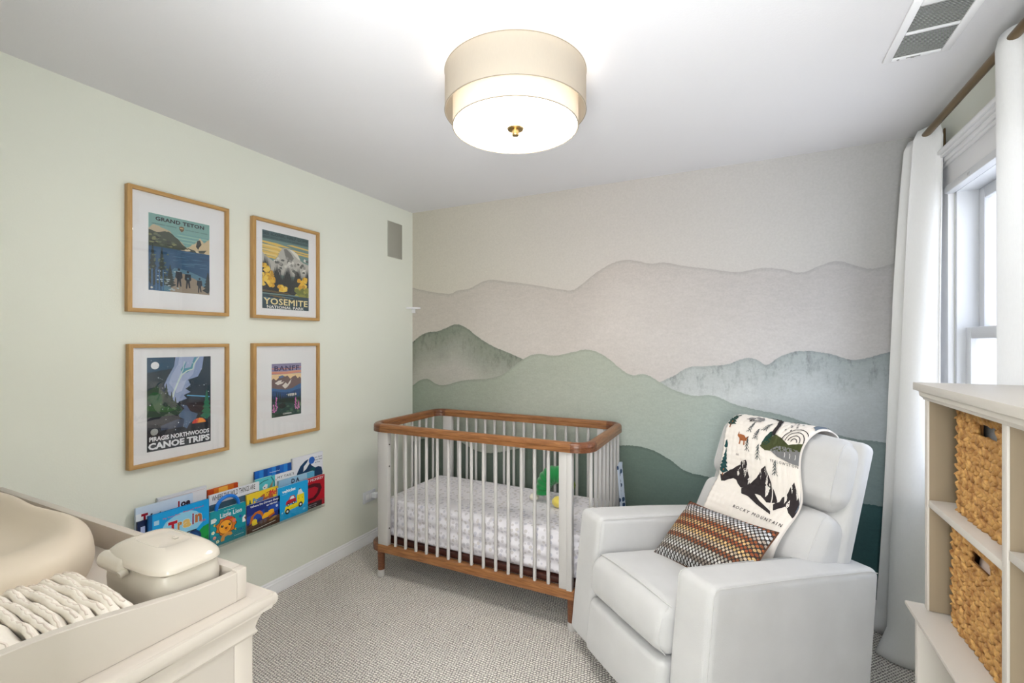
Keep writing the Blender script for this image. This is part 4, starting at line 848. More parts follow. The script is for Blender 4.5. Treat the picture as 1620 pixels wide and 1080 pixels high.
# printed cloth hanging outside the right end
ck = thing('muslin_cloth', 'pale cloth with small blue print hanging outside the right end of the crib', 'cloth', (-0.652, 2.775, 0))
m_mus, b_, t_ = base('blue_print_muslin', (214, 224, 240), 0.95)
tc = t_.n('TexCoord'); vo = t_.n('TexVoronoi'); vo.inputs['Scale'].default_value = 22; t_.link(tc.outputs['Object'], vo.inputs[0])
t_.link(t_.mix(t_.math('LESS_THAN', vo.outputs['Distance'], 0.30), lin((214, 224, 240)), lin((54, 78, 112))), b_.inputs['Base Color'])
o = MB().grid(lambda u, v: Vector((0.006 + 0.032 * (1 - v) ** 0.6 * (0.6 + 0.4 * math.sin(u * 11)) , -0.06 + 0.13 * u + 0.02 * math.sin(v * 4) * (1 - v), 0.28 + 0.42 * v - 0.03 * abs(u - .5))), 40, 30).obj('cloth', m_mus, ck)
sm = o.modifiers.new('thickness', 'SOLIDIFY'); sm.thickness = 0.004

# ------------------------------------------------------------------ glider recliner (local x along its width, y to its back, z up)
M_VEL = mat('oatmeal_velvet', (198, 197, 197), 0.92, 0.085, 9, 0.3, 500, sheen=0.35)
M_PIPE = mat('velvet_seam', (204, 203, 202), 0.9, 0.02)
chair = thing('recliner_chair', 'oatmeal upholstered recliner chair with wide arms, rocked back, right of the crib', 'armchair', (-0.679, 2.117, 0), R(-41.3))
TA = R(6.5)
def tl(p):
    y, z = p[1], p[2]
    return Vector((p[0], 0.4 + (y - 0.4) * math.cos(TA) + (z - 0.1) * math.sin(TA), 0.1 + (z - 0.1) * math.cos(TA) - (y - 0.4) * math.sin(TA)))
def tiltmb(mb):
    for v in mb.bm.verts: v.co = tl(v.co)
    return mb
def seam(pts, name, par, r=0.0018): MB().tube([tl(p) for p in pts], r, 6).obj(name, M_PIPE, par)
for x0, x1 in ((0.0, 0.165), (0.635, 0.80)):
    m = MB().soft(x1 - x0, 0.85, 0.556, 0.028, (0.004, 0.004, 0.008), 16, Matrix.Translation(((x0 + x1) / 2, 0.370, 0.310)))
    arm = tiltmb(m).obj('arm', M_VEL, chair, ang=80)
    zt = 0.588
    for x in (x0 + 0.006, x1 - 0.006):
        P = [(x, -0.035, 0.06), (x, -0.046, 0.30), (x, -0.046, zt - 0.030), (x, -0.040, zt - 0.012), (x, -0.020, zt - 0.005), (x, 0.35, zt + 0.000), (x, 0.74, zt - 0.004), (x, 0.785, zt - 0.014)]
        seam(P, 'piping', arm)
def seatfn(q, p):
    if p.y < 0: q.y -= 0.028 * (1 - p.z ** 2) * (1 - 0.3 * p.x ** 2) * (-p.y)
    q.z += 0.020 * (1 - p.x ** 2) * (p.z > 0) * (1 - 0.4 * abs(p.y))
    return q
m = MB().soft(0.462, 0.70, 0.185, 0.045, (0.0, 0, 0.0), 18, Matrix.Translation((0.40, 0.275, 0.360)), fn=seatfn)
seat = tiltmb(m).obj('seat_cushion', M_VEL, chair, ang=80)
seam([(0.178, -0.045, 0.442), (0.20, -0.056, 0.449), (0.30, -0.062, 0.458), (0.40, -0.064, 0.462), (0.50, -0.062, 0.458), (0.60, -0.056, 0.449), (0.622, -0.045, 0.442)], 'piping', seat, 0.0024)
for x in (0.186, 0.614): seam([(x, -0.056, 0.440), (x, -0.080, 0.400), (x, -0.088, 0.350), (x, -0.076, 0.300), (x, -0.05, 0.275)], 'piping', seat, 0.0022)
m = MB().soft(0.466, 0.10, 0.225, 0.030, (0, 0.012, 0), 12, Matrix.Translation((0.40, -0.030, 0.152)))
tiltmb(m).obj('footrest_panel', M_VEL, chair, ang=80)
m = MB().box(0.17, 0.63, 0.03, 0.76, 0.06, 0.27, 0.01)
tiltmb(m).obj('under_frame', mat('dark_webbing', (60, 58, 56), 0.9), chair)
MB().lathe([(0.001, 0.001), (0.27, 0.001), (0.275, 0.010), (0.27, 0.022), (0.10, 0.028), (0.06, 0.045), (0.06, 0.075), (0.001, 0.075)], (0.40, 0.40, 0), 40).obj('swivel_base', mat('black_steel', (36, 36, 38), 0.4, metal=0.6), chair)
def slab(name, w_, hh, th_, vm, zm, ang, r, bul, n_=16, fn=None):
    a = R(ang); n_v = Vector((0, -math.cos(a), math.sin(a))); up = Vector((0, math.sin(a), math.cos(a))); c = Vector((0.40, vm, zm)) - n_v * th_ / 2
    M = Matrix(((1, 0, 0, c.x), (0, -n_v.y, up.y, c.y), (0, -n_v.z, up.z, c.z), (0, 0, 0, 1)))
    return MB().soft(w_, th_, hh, r, bul, n_, M, fn=fn), M
def pillfn(amp):
    def f_(q, p):
        # gathered side seam: the border falls back behind the stitched line and puckers
        e = abs(p.x)
        if p.y < 0 and e < 0.97: q.y -= amp * (1 - e ** 4) * (1 - abs(p.z) ** 3)
        if p.y < 0: q.y += 0.0022 * math.sin(q.z * 120 + 3 * p.x) * max(0, e - 0.55)
        q.z += 0.0020 * math.sin(q.y * 60 + q.x * 25) * (abs(p.z) > 0.9)
        return q
    return f_
m, Ms = slab('shell', 0.680, 0.60, 0.078, 0.762, 0.730, 19, 0.028, (0, 0.004, 0.004))
shell = m.obj('back_shell', M_VEL, chair, ang=80)
m, Ml = slab('lower', 0.64, 0.40, 0.20, 0.590, 0.580, 30, 0.055, (0.006, 0, 0.0), 22, pillfn(0.022))
lower = m.obj('back_cushion', M_VEL, chair, ang=80)
m, Mh = slab('head', 0.64, 0.290, 0.185, 0.752, 0.893, 22, 0.062, (0.006, 0, 0.012), 22, pillfn(0.024))
head = m.obj('headrest', M_VEL, chair, ang=80)
for M_, par, hh, th_, w_ in ((Ml, lower, 0.40, 0.20, 0.64), (Mh, head, 0.290, 0.185, 0.64)):
    for sx_ in (-1, 1):
        x = sx_ * (w_ / 2 - 0.030); r_ = 0.062 if par is head else 0.055; amp = 0.024 if par is head else 0.022
        def sf(z):
            d = math.hypot(max(0, abs(x) - (w_ / 2 - r_)), max(0, abs(z) - (hh / 2 - r_))); e = abs(x) / (w_ / 2)
            return -th_ / 2 + r_ - math.sqrt(max(r_ * r_ - min(d, r_) ** 2, 0)) - amp * (1 - e ** 4) * (1 - abs(z / (hh / 2)) ** 3) - 0.0002
        P = [(x, sf(z), z) for z in [(-1 + 2 * k / 24) * (hh / 2 - 0.008) for k in range(25)]]
        MB().tube([M_ @ Vector(p) for p in P], 0.0017, 6).obj('piping', M_PIPE, par)

# muslin blanket draped over the headrest
PATH = [(0.478, 0.475), (0.497, 0.520), (0.535, 0.590), (0.580, 0.655), (0.628, 0.712), (0.664, 0.765), (0.680, 0.830), (0.700, 0.900), (0.730, 0.965), (0.768, 1.010), (0.812, 1.036), (0.860, 1.040), (0.915, 1.026), (0.957, 0.995), (0.968, 0.94), (0.950, 0.87), (0.925, 0.79)]
def catmull(P, n=8):
    Q = []
    for i in range(len(P) - 1):
        p0, p1, p2, p3 = P[max(i - 1, 0)], P[i], P[i + 1], P[min(i + 2, len(P) - 1)]
        for k in range(n):
            t = k / n; Q.append(tuple(0.5 * (2 * b + (c - a) * t + (2 * a - 5 * b + 4 * c - d) * t * t + (3 * b - a - 3 * c + d) * t ** 3) for a, b, c, d in zip(p0, p1, p2, p3)))
    Q.append(P[-1]); return Q
PQ = catmull(PATH); SL = [0.0]
for a, b in zip(PQ, PQ[1:]): SL.append(SL[-1] + math.dist(a, b))
LEN = SL[-1]
BU0, BU1 = 0.185, 0.588
def bl(u, s, off=0.0):
    """point on the blanket: u across (metres, 0 = crib side), s along from the bottom edge (metres)"""
    s = min(max(s, 0), LEN - 1e-6); i = next(k for k in range(len(SL) - 1) if SL[k + 1] >= s); f = (s - SL[i]) / (SL[i + 1] - SL[i])
    a, b = PQ[i], PQ[i + 1]; p = (a[0] + (b[0] - a[0]) * f, a[1] + (b[1] - a[1]) * f)
    t = Vector((b[0] - a[0], b[1] - a[1])).normalized(); nn = Vector((-t.y, t.x))
    wob = 0.0016 * math.sin(s * 210) * (0.5 + 0.5 * math.sin(u * 9 + 1)) + 0.0045 * noise.noise(Vector((u * 7, s * 9, 1.7))) + 0.001 * math.sin(u * 230) + 0.003
    edge = 0.010 * max(0, (u - (BU1 - BU0) + 0.05) / 0.05) ** 2 * 0.6
    o_ = off + wob - edge
    skew = 0.018 * math.sin(s * 7.0) + 0.010 * math.sin(s * 17 + u * 5)
    # the outer face points to the front of the chair, then up over the top
    return Vector((BU0 + u + skew, p[0] + nn.x * o_, p[1] + nn.y * o_))
blanket = thing('muslin_blanket', 'white muslin blanket with black mountains and trees draped over the recliner back', 'blanket', chair.location, R(-41.3))
W_B = BU1 - BU0
m_b, b_, t_ = base('white_muslin', (236, 229, 222), 0.95, 0.1)
tc = t_.n('TexCoord'); wv = t_.n('TexNoise'); wv.inputs['Scale'].default_value = 140; t_.link(tc.outputs['Object'], wv.inputs[0])
bp = t_.n('Bump'); bp.inputs['Strength'].default_value = 0.5; bp.inputs['Distance'].default_value = 0.002; t_.link(wv.outputs[0], bp.inputs['Height']); t_.link(bp.outputs[0], b_.inputs['Normal'])
for k in range(2):
    d = 0.0035 * k
    o = MB().grid(lambda u, v: bl(u * W_B + 0.002 * k, v * (LEN - 0.01 * k) + 0.004 * k, -d), 60, 150).obj('layer' if k else 'cloth', m_b, blanket, ang=180)
    sm = o.modifiers.new('thickness', 'SOLIDIFY'); sm.thickness = 0.0022; sm.offset = 0
# print on the blanket. Artwork space: x across 0..1, y along 0..1 of the visible front length
K = (46, 40, 42); TEAL = (30, 72, 74); GR = (72, 76, 42); GY = (120, 120, 122)
A = Art(W_B, 0.70)
def pine(x, y, w_, h, c=TEAL, trunk=(150, 96, 60)):
    A.rect(trunk, x - .007, y - .02, x + .007, y + h * .3); A.tree(c, x, y, w_, h, 6)
def twig(x, y, h, c=(50, 64, 66)):
    A.stroke(c, [(x, y), (x + .012, y + h)], .0028)
    for i in range(4):
        yy = y + h * (.2 + .22 * i); w_ = .030 * (1 - i / 5)
        A.stroke(c, [(x - w_, yy - .018), (x + .006, yy + .006)], .0026, False); A.stroke(c, [(x + w_ + .008, yy - .018), (x + .006, yy + .006)], .0026, False)
def peak(x0, x1, y, px_, h, seed):
    rnd = random.Random(seed); L = []
    for i in range(8): f = i / 8; L.append((x0 + (px_ - x0) * f + rnd.uniform(-.006, .006), y + h * f ** 1.15 + rnd.uniform(-.008, .008)))
    for i in range(8): f = i / 7; L.append((px_ + .02 + (x1 - px_ - .02) * f, y + h * (1 - f) ** 1.1 + rnd.uniform(-.008, .008)))
    for i in range(9): f = i / 9; L.append((x1 - (x1 - x0) * f, y - .014 - .02 * math.sin(f * 9) + rnd.uniform(-.008, .008)))
    A.poly(K, L)
    for i in range(9):
        cx_ = px_ + rnd.uniform(-.035, .03) * (1 + i * .35); cy_ = y + h * (.9 - .09 * i) ; ww = .006 + .0015 * i
        A.poly((228, 222, 216), [(cx_ - ww, cy_), (cx_ + ww * .3, cy_ + .03), (cx_ + ww, cy_ - .01), (cx_, cy_ - .035)], i == 0)
peak(.02, .42, .500, .32, .150, 1); peak(.34, .78, .455, .58, .180, 2); peak(.76, 1.02, .425, .92, .165, 3)
A.poly(K, [(.36, .455), (.38, .425), (.47, .42), (.6, .39), (.79, .36), (.77, .38), (.6, .42), (.48, .465)])
A.stroke((228, 222, 216), [(.655, .62), (.70, .50), (.725, .44), (.74, .40), (.79, .37)], .004)
A.text(K, 'ROCKY MOUNTAIN', .38, .315, .58, .020, .012, spacing=1.5, rise=-.004)
A.text(K, 'YELLOWSTONE', .66, .675, .36, .016, .006, spacing=1.5); A.text(K, 'ELK', .20, .66, .04, .012, .004)
pine(.05, .52, .13, .17); A.tree(TEAL, .045, .69, .05, .06, 1); pine(.045, .86, .15, .13, (40, 66, 60))
for x, y, h in ((.35, .70, .10), (.45, .79, .08), (.34, .83, .09), (.50, .665, .10), (.72, .60, .09), (.52, .86, .08)): twig(x, y, h)
# fox
A.poly((156, 92, 52), [(.20, .795), (.22, .82), (.225, .80), (.24, .805), (.30, .80), (.33, .785), (.365, .80), (.345, .765), (.315, .765), (.32, .735), (.305, .735), (.30, .762), (.255, .762), (.25, .735), (.237, .735), (.238, .775), (.215, .785)])
# trailer
A.poly((130, 128, 128), [(.22, .935), (.23, .965), (.28, .985), (.36, .985), (.40, .96), (.39, .93), (.30, .925)]); A.poly((232, 226, 220), [(.30, .955), (.36, .96), (.35, .94), (.30, .94)]); A.disc(K, .275, .93, .025); A.disc((228, 222, 216), .275, .93, .010); A.stroke(K, [(.20, .935), (.23, .94)], .003)
# road, hills, lake, rainbow
A.stroke(K, [(.30, 1.07), (.42, 1.045), (.56, .99), (.63, .92), (.655, .84)], .017)
A.poly((66, 72, 40), [(.53, .755), (.60, .80), (.68, .85), (.76, .835), (.86, .80), (.96, .82), (1.04, .835), (1.04, .78), (.8, .75), (.6, .735)])
A.poly((28, 62, 54), [(.55, .77), (.60, .86), (.64, .87), (.66, .80), (.6, .765)])
A.poly((120, 120, 122), [(.66, .745), (.74, .78), (.86, .785), (1.04, .775), (1.04, .69), (.9, .695), (.75, .715)])
for i in range(4): A.stroke((214, 212, 210), [(.78 + .06 * i, .75), (.785 + .06 * i, .735), (.78 + .06 * i, .72)], .0025, i == 0)
for r_ in (.13, .095, .06, .03): A.stroke(K, [(.90 + r_ * math.cos(R(a)), .825 + r_ * .72 * math.sin(R(a))) for a in range(0, 181, 12)], .0034, r_ == .13)
for i, (x, y) in enumerate(((.74, .90), (.77, .93), (.80, .90), (.74, .95), (.80, .955), (.83, .93), (.78, .975), (.84, .97), (.73, .985))): A.disc(GY, x, y, .009, .008, up=(i == 0), n=8)
A.poly((98, 110, 124), blob(1.02, 1.00, .09, .06, 12, .2, 5)); twig(.66, 1.0, .07)
for i in range(3): A.stroke(K, [(-.02 + .0 * i, .49 + .035 * i), (.0, .52 + .035 * i)], .004)
A.stroke(K, [(.70, 1.13), (.84, 1.12), (.98, 1.09)], .010); A.stroke((176, 100, 60), [(.55, 1.10), (.62, 1.11)], .006)
A.poly((100, 112, 128), [(1.0, .62), (1.03, .7), (1.03, .5), (.99, .42)])
A.build('print', blanket, fn=lambda x, y, z: bl(min(max(x, 0.001), W_B - 0.001), y, z), dz=0.00012, z0=0.0022, maxe=0.014, clip=False, rough=0.9)

# woven lumbar pillow
ux, uz = Vector((0.385, 0.045, -0.010)).normalized(), None
pil = thing('lumbar_pillow', 'rectangular woven pillow in rust, black and cream on the recliner seat', 'pillow', chair.location, R(-41.3))
m_p, b_, t_ = base('woven_diamonds', (120, 80, 60), 0.8)
uvn = t_.n('TexCoord'); sx = t_.n('SeparateXYZ'); t_.link(uvn.outputs['Object'], sx.inputs[0])
X_, Y_ = t_.math('MULTIPLY', sx.outputs[0], 58), t_.math('MULTIPLY', sx.outputs[2], 50)
a_, c_ = t_.math('ADD', X_, Y_), t_.math('SUBTRACT', X_, Y_)
fa, fc_ = t_.math('SUBTRACT', t_.math('FRACT', a_), 0.5), t_.math('SUBTRACT', t_.math('FRACT', c_), 0.5)
dd = t_.math('SQRT', t_.math('ADD', t_.math('POWER', t_.math('ABSOLUTE', fa), 2.0), t_.math('POWER', t_.math('ABSOLUTE', fc_), 2.0)))
rowi = t_.math('SUBTRACT', t_.math('FLOOR', a_), t_.math('FLOOR', c_)); rown = t_.math('ADD', t_.math('MULTIPLY', rowi, 1 / 28), 0.5)
coli = t_.math('ADD', t_.math('FLOOR', a_), t_.math('FLOOR', c_))
rp = t_.n('ValToRGB'); rp.color_ramp.interpolation = 'CONSTANT'; els = rp.color_ramp.elements
stops = [(0.0, (196, 196, 196)), (.10, (150, 138, 128)), (.17, (206, 204, 200)), (.24, (176, 170, 158)), (.31, (140, 82, 50)), (.38, (196, 176, 150)), (.45, (206, 172, 118)), (.52, (150, 78, 40)), (.59, (198, 160, 110)), (.66, (156, 86, 44)), (.73, (188, 170, 156)), (.80, (214, 212, 212)), (.88, (190, 190, 194)), (.95, (150, 82, 46))]
els[0].position, els[0].color = stops[0][0], lin(stops[0][1]); els[1].position, els[1].color = stops[-1][0], lin(stops[-1][1])
for p, c in stops[1:-1]: els.new(p).color = lin(c)
t_.link(rown, rp.inputs[0])
wn = t_.n('TexWhiteNoise', noise_dimensions='2D'); cv = t_.n('CombineXYZ'); t_.link(rowi, cv.inputs[0]); t_.link(coli, cv.inputs[1]); t_.link(cv.outputs[0], wn.inputs[0])
vv = t_.n('VectorMath', operation='SCALE'); t_.link(rp.outputs[0], vv.inputs[0]); t_.link(t_.math('ADD', t_.math('MULTIPLY', wn.outputs[0], 0.5), 0.65), vv.inputs[3])
t_.link(t_.mix(t_.math('LESS_THAN', dd, 0.40), lin((44, 36, 34)), vv.outputs[0]), b_.inputs['Base Color'])
bp = t_.n('Bump'); bp.inputs['Strength'].default_value = 0.7; bp.inputs['Distance'].default_value = 0.003; t_.link(t_.math('SUBTRACT', 1.0, dd), bp.inputs['Height']); t_.link(bp.outputs[0], b_.inputs['Normal'])
def pfn(q, p):
    k = (1 - abs(p.x) ** 2.6) * (1 - abs(p.z) ** 2.6)
    q.y = (1 if p.y > 0 else -1) * (0.008 * (1 - max(abs(p.x), abs(p.z)) ** 8) + 0.052 * max(k, 0) ** 0.55) * min(1, abs(p.y))
    q.x *= 1 - 0.05 * (1 - abs(p.x)) * 0 - 0.045 * (1 - p.z ** 2) * abs(p.x) ** 6; q.z *= 1 - 0.07 * (1 - p.x ** 2) * abs(p.z) ** 6
    return q
TL, BLp, TRp = Vector((0.215, 0.468, 0.690)), Vector((0.330, 0.262, 0.510)), Vector((0.612, 0.478, 0.660))
ax_x = (TRp - TL).normalized(); dn = (BLp - TL); dn = (dn - ax_x * dn.dot(ax_x) * 0.55); ax_z = (-dn).normalized(); ax_y = ax_z.cross(ax_x).normalized(); ax_z2 = ax_z
Wp, Hp = 0.43, 0.295
cpt = TL + ax_x * (Wp / 2 - 0.012) - ax_z * Hp / 2 + Vector((0, 0.0, 0))
Mp = Matrix(((ax_x.x, ax_y.x, ax_z.x, cpt.x), (ax_x.y, ax_y.y, ax_z.y, cpt.y), (ax_x.z, ax_y.z, ax_z.z, cpt.z), (0, 0, 0, 1)))
MB().soft(Wp, 0.02, Hp, 0.002, (0, 0, 0), 30, fn=pfn).obj('cover', m_p, pil, ang=100, M=Mp)
ed = MB(); q_ = []
for a, b_2 in (((-1, -1), (1, -1)), ((1, -1), (1, 1)), ((1, 1), (-1, 1)), ((-1, 1), (-1, -1))):
    for i in range(12):
        f_ = i / 12; p = Vector((a[0] + (b_2[0] - a[0]) * f_, 0, a[1] + (b_2[1] - a[1]) * f_))
        q_.append((p.x * Wp / 2 * (1 - 0.045 * (1 - p.z ** 2)), 0, p.z * Hp / 2 * (1 - 0.07 * (1 - p.x ** 2))))
ed.tube(q_, 0.0032, 6, closed=True).obj('edge_trim', mat('brown_trim', (96, 62, 44), 0.9), pil, M=Mp)

# ------------------------------------------------------------------ dresser with changing tray
M_DR = mat('dresser_paint', (200, 191, 182), 0.35, 0.012, 6)
dr = thing('dresser', 'cream painted dresser with a rounded top edge, under the changing tray', 'dresser', (-1.535, 0.36, 0))
DX, DY0, DY1 = 0.665, -0.255, 0.247
prof = [(-0.02, 0.870), (0.016, 0.870), (0.024, 0.874), (0.0275, 0.881), (0.0275, 0.890), (0.023, 0.897), (0.014, 0.900), (-0.02, 0.900)]
t_m = MB().box(-DX - 0.0, DX + 0.010, DY0, DY1 + 0.036, 0.8702, 0.8998)
t_m.sweep([(DX, DY0, 0), (DX, DY1 + 0.022, 0), (-DX, DY1 + 0.022, 0)], prof)
t_m.obj('top', M_DR, dr)
MB().sweep([(DX, DY0, 0), (DX, DY1, 0), (-DX, DY1, 0)], [(-0.03, 0.832), (0.006, 0.832), (0.009, 0.836), (0.006, 0.841), (0.004, 0.845), (0.008, 0.856), (0.018, 0.870), (-0.03, 0.870)]).obj('cornice', M_DR, dr)
for x in (-DX + 0.0005, DX - 0.036):
    for y in (DY0, DY1 - 0.037): MB().box(x, x + 0.0355, y, y + 0.037, 0.0, 0.833, 0.002).obj('corner_post', M_DR, dr)
MB().box(DX - 0.030, DX - 0.0015, DY0 + 0.0375, DY1 - 0.0375, 0.08, 0.833, 0.0015).obj('side_panel', M_DR, dr)
MB().box(-DX + 0.0015, -DX + 0.030, DY0 + 0.0375, DY1 - 0.0375, 0.08, 0.833, 0.0015).obj('side_panel', M_DR, dr)
MB().box(-DX + 0.03, DX - 0.03, DY0 + 0.002, DY0 + 0.010, 0.08, 0.833).obj('back_panel', M_DR, dr)
MB().box(-DX + 0.03, DX - 0.03, DY0 + 0.012, DY1 - 0.012, 0.08, 0.10).obj('bottom_board', M_DR, dr)
for c in range(2):
    for r_ in range(3):
        x0 = -0.625 + c * 0.63; z0 = 0.115 + r_ * 0.238
        d = MB().box(x0, x0 + 0.62, DY1 - 0.030, DY1 - 0.004, z0, z0 + 0.228, 0.004).obj('drawer', M_DR, dr)
        for kx in (0.16, 0.46):
            kb = MB().lathe([(0.001, 0.0), (0.008, 0), (0.006, 0.012), (0.015, 0.018), (0.016, 0.024), (0.001, 0.029)], (0, 0, 0), 20).obj('knob', M_BRASS, d)
            kb.matrix_local = Matrix.Translation((x0 + kx, DY1 - 0.0045, z0 + 0.114)) @ Matrix.Rotation(R(-90), 4, 'X')

TZ = 0.9005
tr = thing('changing_tray', 'cream wooden changing tray with a curved side rail on the dresser', 'changing tray', (-0.893, 0.609, TZ))
MB().box(-1.157, -0.0185, -0.019, 0.0, 0, 0.0605, 0.0012).obj('far_rail', M_DR, tr)
MB().box(-1.157, -0.0185, -0.475, -0.457, 0, 0.0605, 0.0012).obj('near_rail', M_DR, tr)
MB().box(-1.176, -1.158, -0.475, 0.0, 0, 0.0605, 0.0012).obj('end_rail', M_DR, tr)
MB().box(-0.018, 0.0, -0.0195, 0.0, 0, 0.0605, 0.0012).obj('corner_post', M_DR, tr)
b = bmesh.new(); ys = [-0.475 + (0.455) * i / 40 for i in range(41)]
def railz(y):
    s_ = min(max((-y - 0.04) / 0.30, 0), 1); return 0.0565 + 0.034 * (s_ * s_ * (3 - 2 * s_))
rings = [[b.verts.new((x, y, z)) for x, z in ((-0.018, 0), (0, 0), (0, railz(y) - .001), (-.001, railz(y)), (-0.017, railz(y)), (-0.018, railz(y) - .001))] for y in ys]
for A_, B_ in zip(rings, rings[1:]):
    for k in range(6): b.faces.new((A_[k], A_[(k + 1) % 6], B_[(k + 1) % 6], B_[k]))
b.faces.new(rings[0]); b.faces.new(rings[-1][::-1])
MB().merge(b).obj('curved_side_rail', M_DR, tr)
MB().box(-1.157, -0.019, -0.456, -0.0195, 0.0, 0.004).obj('tray_floor', M_DR, tr)

pad = thing('changing_pad', 'smooth oatmeal foam changing pad with a raised rim, left in the tray', 'changing pad', (-1.585, 0.352, TZ + 0.0045))
PR = [(0.0, 0.0), (.86, 0.0), (.95, .008), (.99, .028), (1.0, .052), (.985, .078), (.95, .094), (.89, .102), (.82, .1005), (.73, .090), (.6, .074), (.45, .064), (.25, .060), (0.0, .059)]
PR = catmull(PR, 5)
def padf(u, v):
    a = 2 * math.pi * u; k = min(int(v * (len(PR) - 1) + .5), len(PR) - 1); r_, z = PR[k]
    c_, s_ = math.cos(a), math.sin(a); e = 2 / 2.7
    x = 0.425 * math.copysign(abs(c_) ** e, c_) * max(r_, 1e-4); y = 0.205 * math.copysign(abs(s_) ** e, s_) * max(r_, 1e-4)
    y *= 1 - 0.10 * math.exp(-(x / 0.14) ** 2)
    return Vector((x, y, z * (1 + 0.06 * abs(c_))))
m = MB().grid(padf, 96, len(PR) - 1, closed_u=True); bmesh.ops.remove_doubles(m.bm, verts=m.bm.verts[:], dist=0.0005)
m.obj('foam_shell', mat('pad_foam', (214, 200, 182), 0.5, 0.01, 5, 0.0), pad, ang=80)

wb = thing('wipes_box', 'glossy cream lidded wipes box in the corner of the changing tray', 'wipes box', (-1.026, 0.527, TZ + 0.0045), R(0))
M_PL = mat('cream_plastic', (204, 196, 185), 0.28, 0.005, 5); M_PG = mat('cream_gloss', (206, 197, 185), 0.08, 0.005, 5, spec=0.6)
def taper(q, p):
    k = 1 - 0.05 * (1 - p.z) / 2; q.x *= k; q.y *= k; return q
MB().soft(0.212, 0.120, 0.082, 0.030, (0, 0, 0), 14, Matrix.Translation((0, 0, 0.041)), fn=lambda q, p: taper(Vector((q.x, q.y, 0.041 * p.z)), p)).obj('body', M_PL, wb, ang=50)
lb_ = MB(); NP = 96
def lidout(a, r_):
    c_, s_ = math.cos(a), math.sin(a); e = 2 / 4.2
    return 0.109 * math.copysign(abs(c_) ** e, c_) * r_, 0.063 * math.copysign(abs(s_) ** e, s_) * r_
LP = [(0.0, .0845), (.97, .0845), (1.0, .0875), (1.0, .0925), (.985, .0965), (.95, .1000), (.85, .1075), (.7, .1145), (.5, .1195), (.47, .1185), (.25, .1205), (0.0, .1215)]
def lidg(u, v):
    r_, z = LP[min(int(v * (len(LP) - 1) + .5), len(LP) - 1)]; x, y = lidout(2 * math.pi * u, max(r_, 1e-4)); return Vector((x, y, z))
lb_.grid(lidg, NP, len(LP) - 1, closed_u=True); bmesh.ops.remove_doubles(lb_.bm, verts=lb_.bm.verts[:], dist=0.0003)
lid = lb_.obj('lid', M_PG, wb, ang=30)
MB().soft(0.092, 0.034, 0.030, 0.012, (0, 0.002, 0.002), 10, Matrix.Translation((-0.055, -0.052, 0.083)) @ Matrix.Rotation(R(-18), 4, 'X')).obj('push_button', M_PL, wb, ang=80)
MB().tube([(-0.009, -0.070, 0.074), (-0.009, -0.058, 0.078)], 0.007, 12).obj('button_pivot', M_PL, wb)
MB().box(0.020, 0.030, 0.004, 0.012, 0.1212, 0.1224, 0.0005).obj('mark', M_PL, lid)

M_DI = mat('printed_diaper', (238, 230, 220), 0.9, 0.05, 16, 0.5, 130, sheen=0.2)
ys_ = [0.4400 - 0.0145 * i for i in range(8)] + [0.313, 0.282, 0.248, 0.212, 0.178]
ord_ = ['first', 'second', 'third', 'fourth', 'fifth', 'sixth', 'seventh', 'eighth', 'ninth', 'tenth', 'eleventh', 'twelfth', 'thirteenth']
for i, y in enumerate(ys_):
    rnd = random.Random(40 + i); th_ = 0.0138 if i < 8 else 0.030
    d = thing('folded_diaper', 'folded white printed diaper, %s in the row counted from the wipes box' % ord_[i], 'diaper', (-1.052 + rnd.uniform(-.004, .004), y, TZ + 0.0045), 0, 'folded diapers in the changing tray')
    sd = rnd.uniform(0, 50); lean = (-0.016 - 0.0015 * i) if i < 8 else -0.030; wd = 0.258 if i < 8 else 0.27
    hh = 0.074 + 0.002 * rnd.uniform(-1, 1)
    def df(q, p, sd=sd, lean=lean, hh=hh, th_=th_):
        zz = (p.z + 1) / 2
        e = max(0, abs(p.x) - 0.55) / 0.45
        q.z -= 0.5 * hh * 0.52 * e ** 2 * zz * (1 if p.x > 0 else 1.2)
        q.z += 0.0018 * math.sin(q.x * 50 + sd) * zz * zz + 0.005 * noise.noise(Vector((q.x * 28, sd, 0))) * zz
        q.y += 0.0016 * noise.noise(Vector((q.x * 40, q.z * 40, sd))) * (0.3 + zz) * (1.0 if th_ < .02 else 1.8) + lean * zz ** 1.5
        q.y += (0.0010 if th_ < .02 else 0.003) * math.sin(q.x * 55 + sd * 2) * zz ** 2
        return q
    MB().soft(wd, th_, hh, th_ * 0.42, (0, 0.002, 0.003), 26, Matrix.Translation((0, 0, hh / 2)), fn=df).obj('padding', M_DI, d, ang=80)
    top = MB(); pts = []
    for k in range(31):
        x = (-0.5 + k / 30) * wd * 0.84; p = Vector((x / (wd / 2), 0, 1)); q = df(Vector((x, 0, hh / 2)), p); pts.append((q.x, q.y + 0.001 * math.sin(k * 2.1 + sd), q.z + hh / 2 + 0.0012))
    top.tube(pts, 0.0022, 6).obj('elastic_edge', mat('diaper_edge', (226, 214, 204), 0.9, 0.12, 90), d)
    if i in (8, 10):
        a_m = mat('sage_print', (150, 176, 156), 0.9, 0.02)
        MB().tube([(0.055 + 0.011 * math.cos(R(t)), lean * .4 - th_ / 2 - 0.0035, hh * 0.40 + 0.011 * math.sin(R(t))) for t in range(-130, 31, 16)], [0.0006 + 0.0024 * math.sin(math.pi * (k + .01) / 10) for k in range(11)], 6).obj('moon_print', a_m, d)

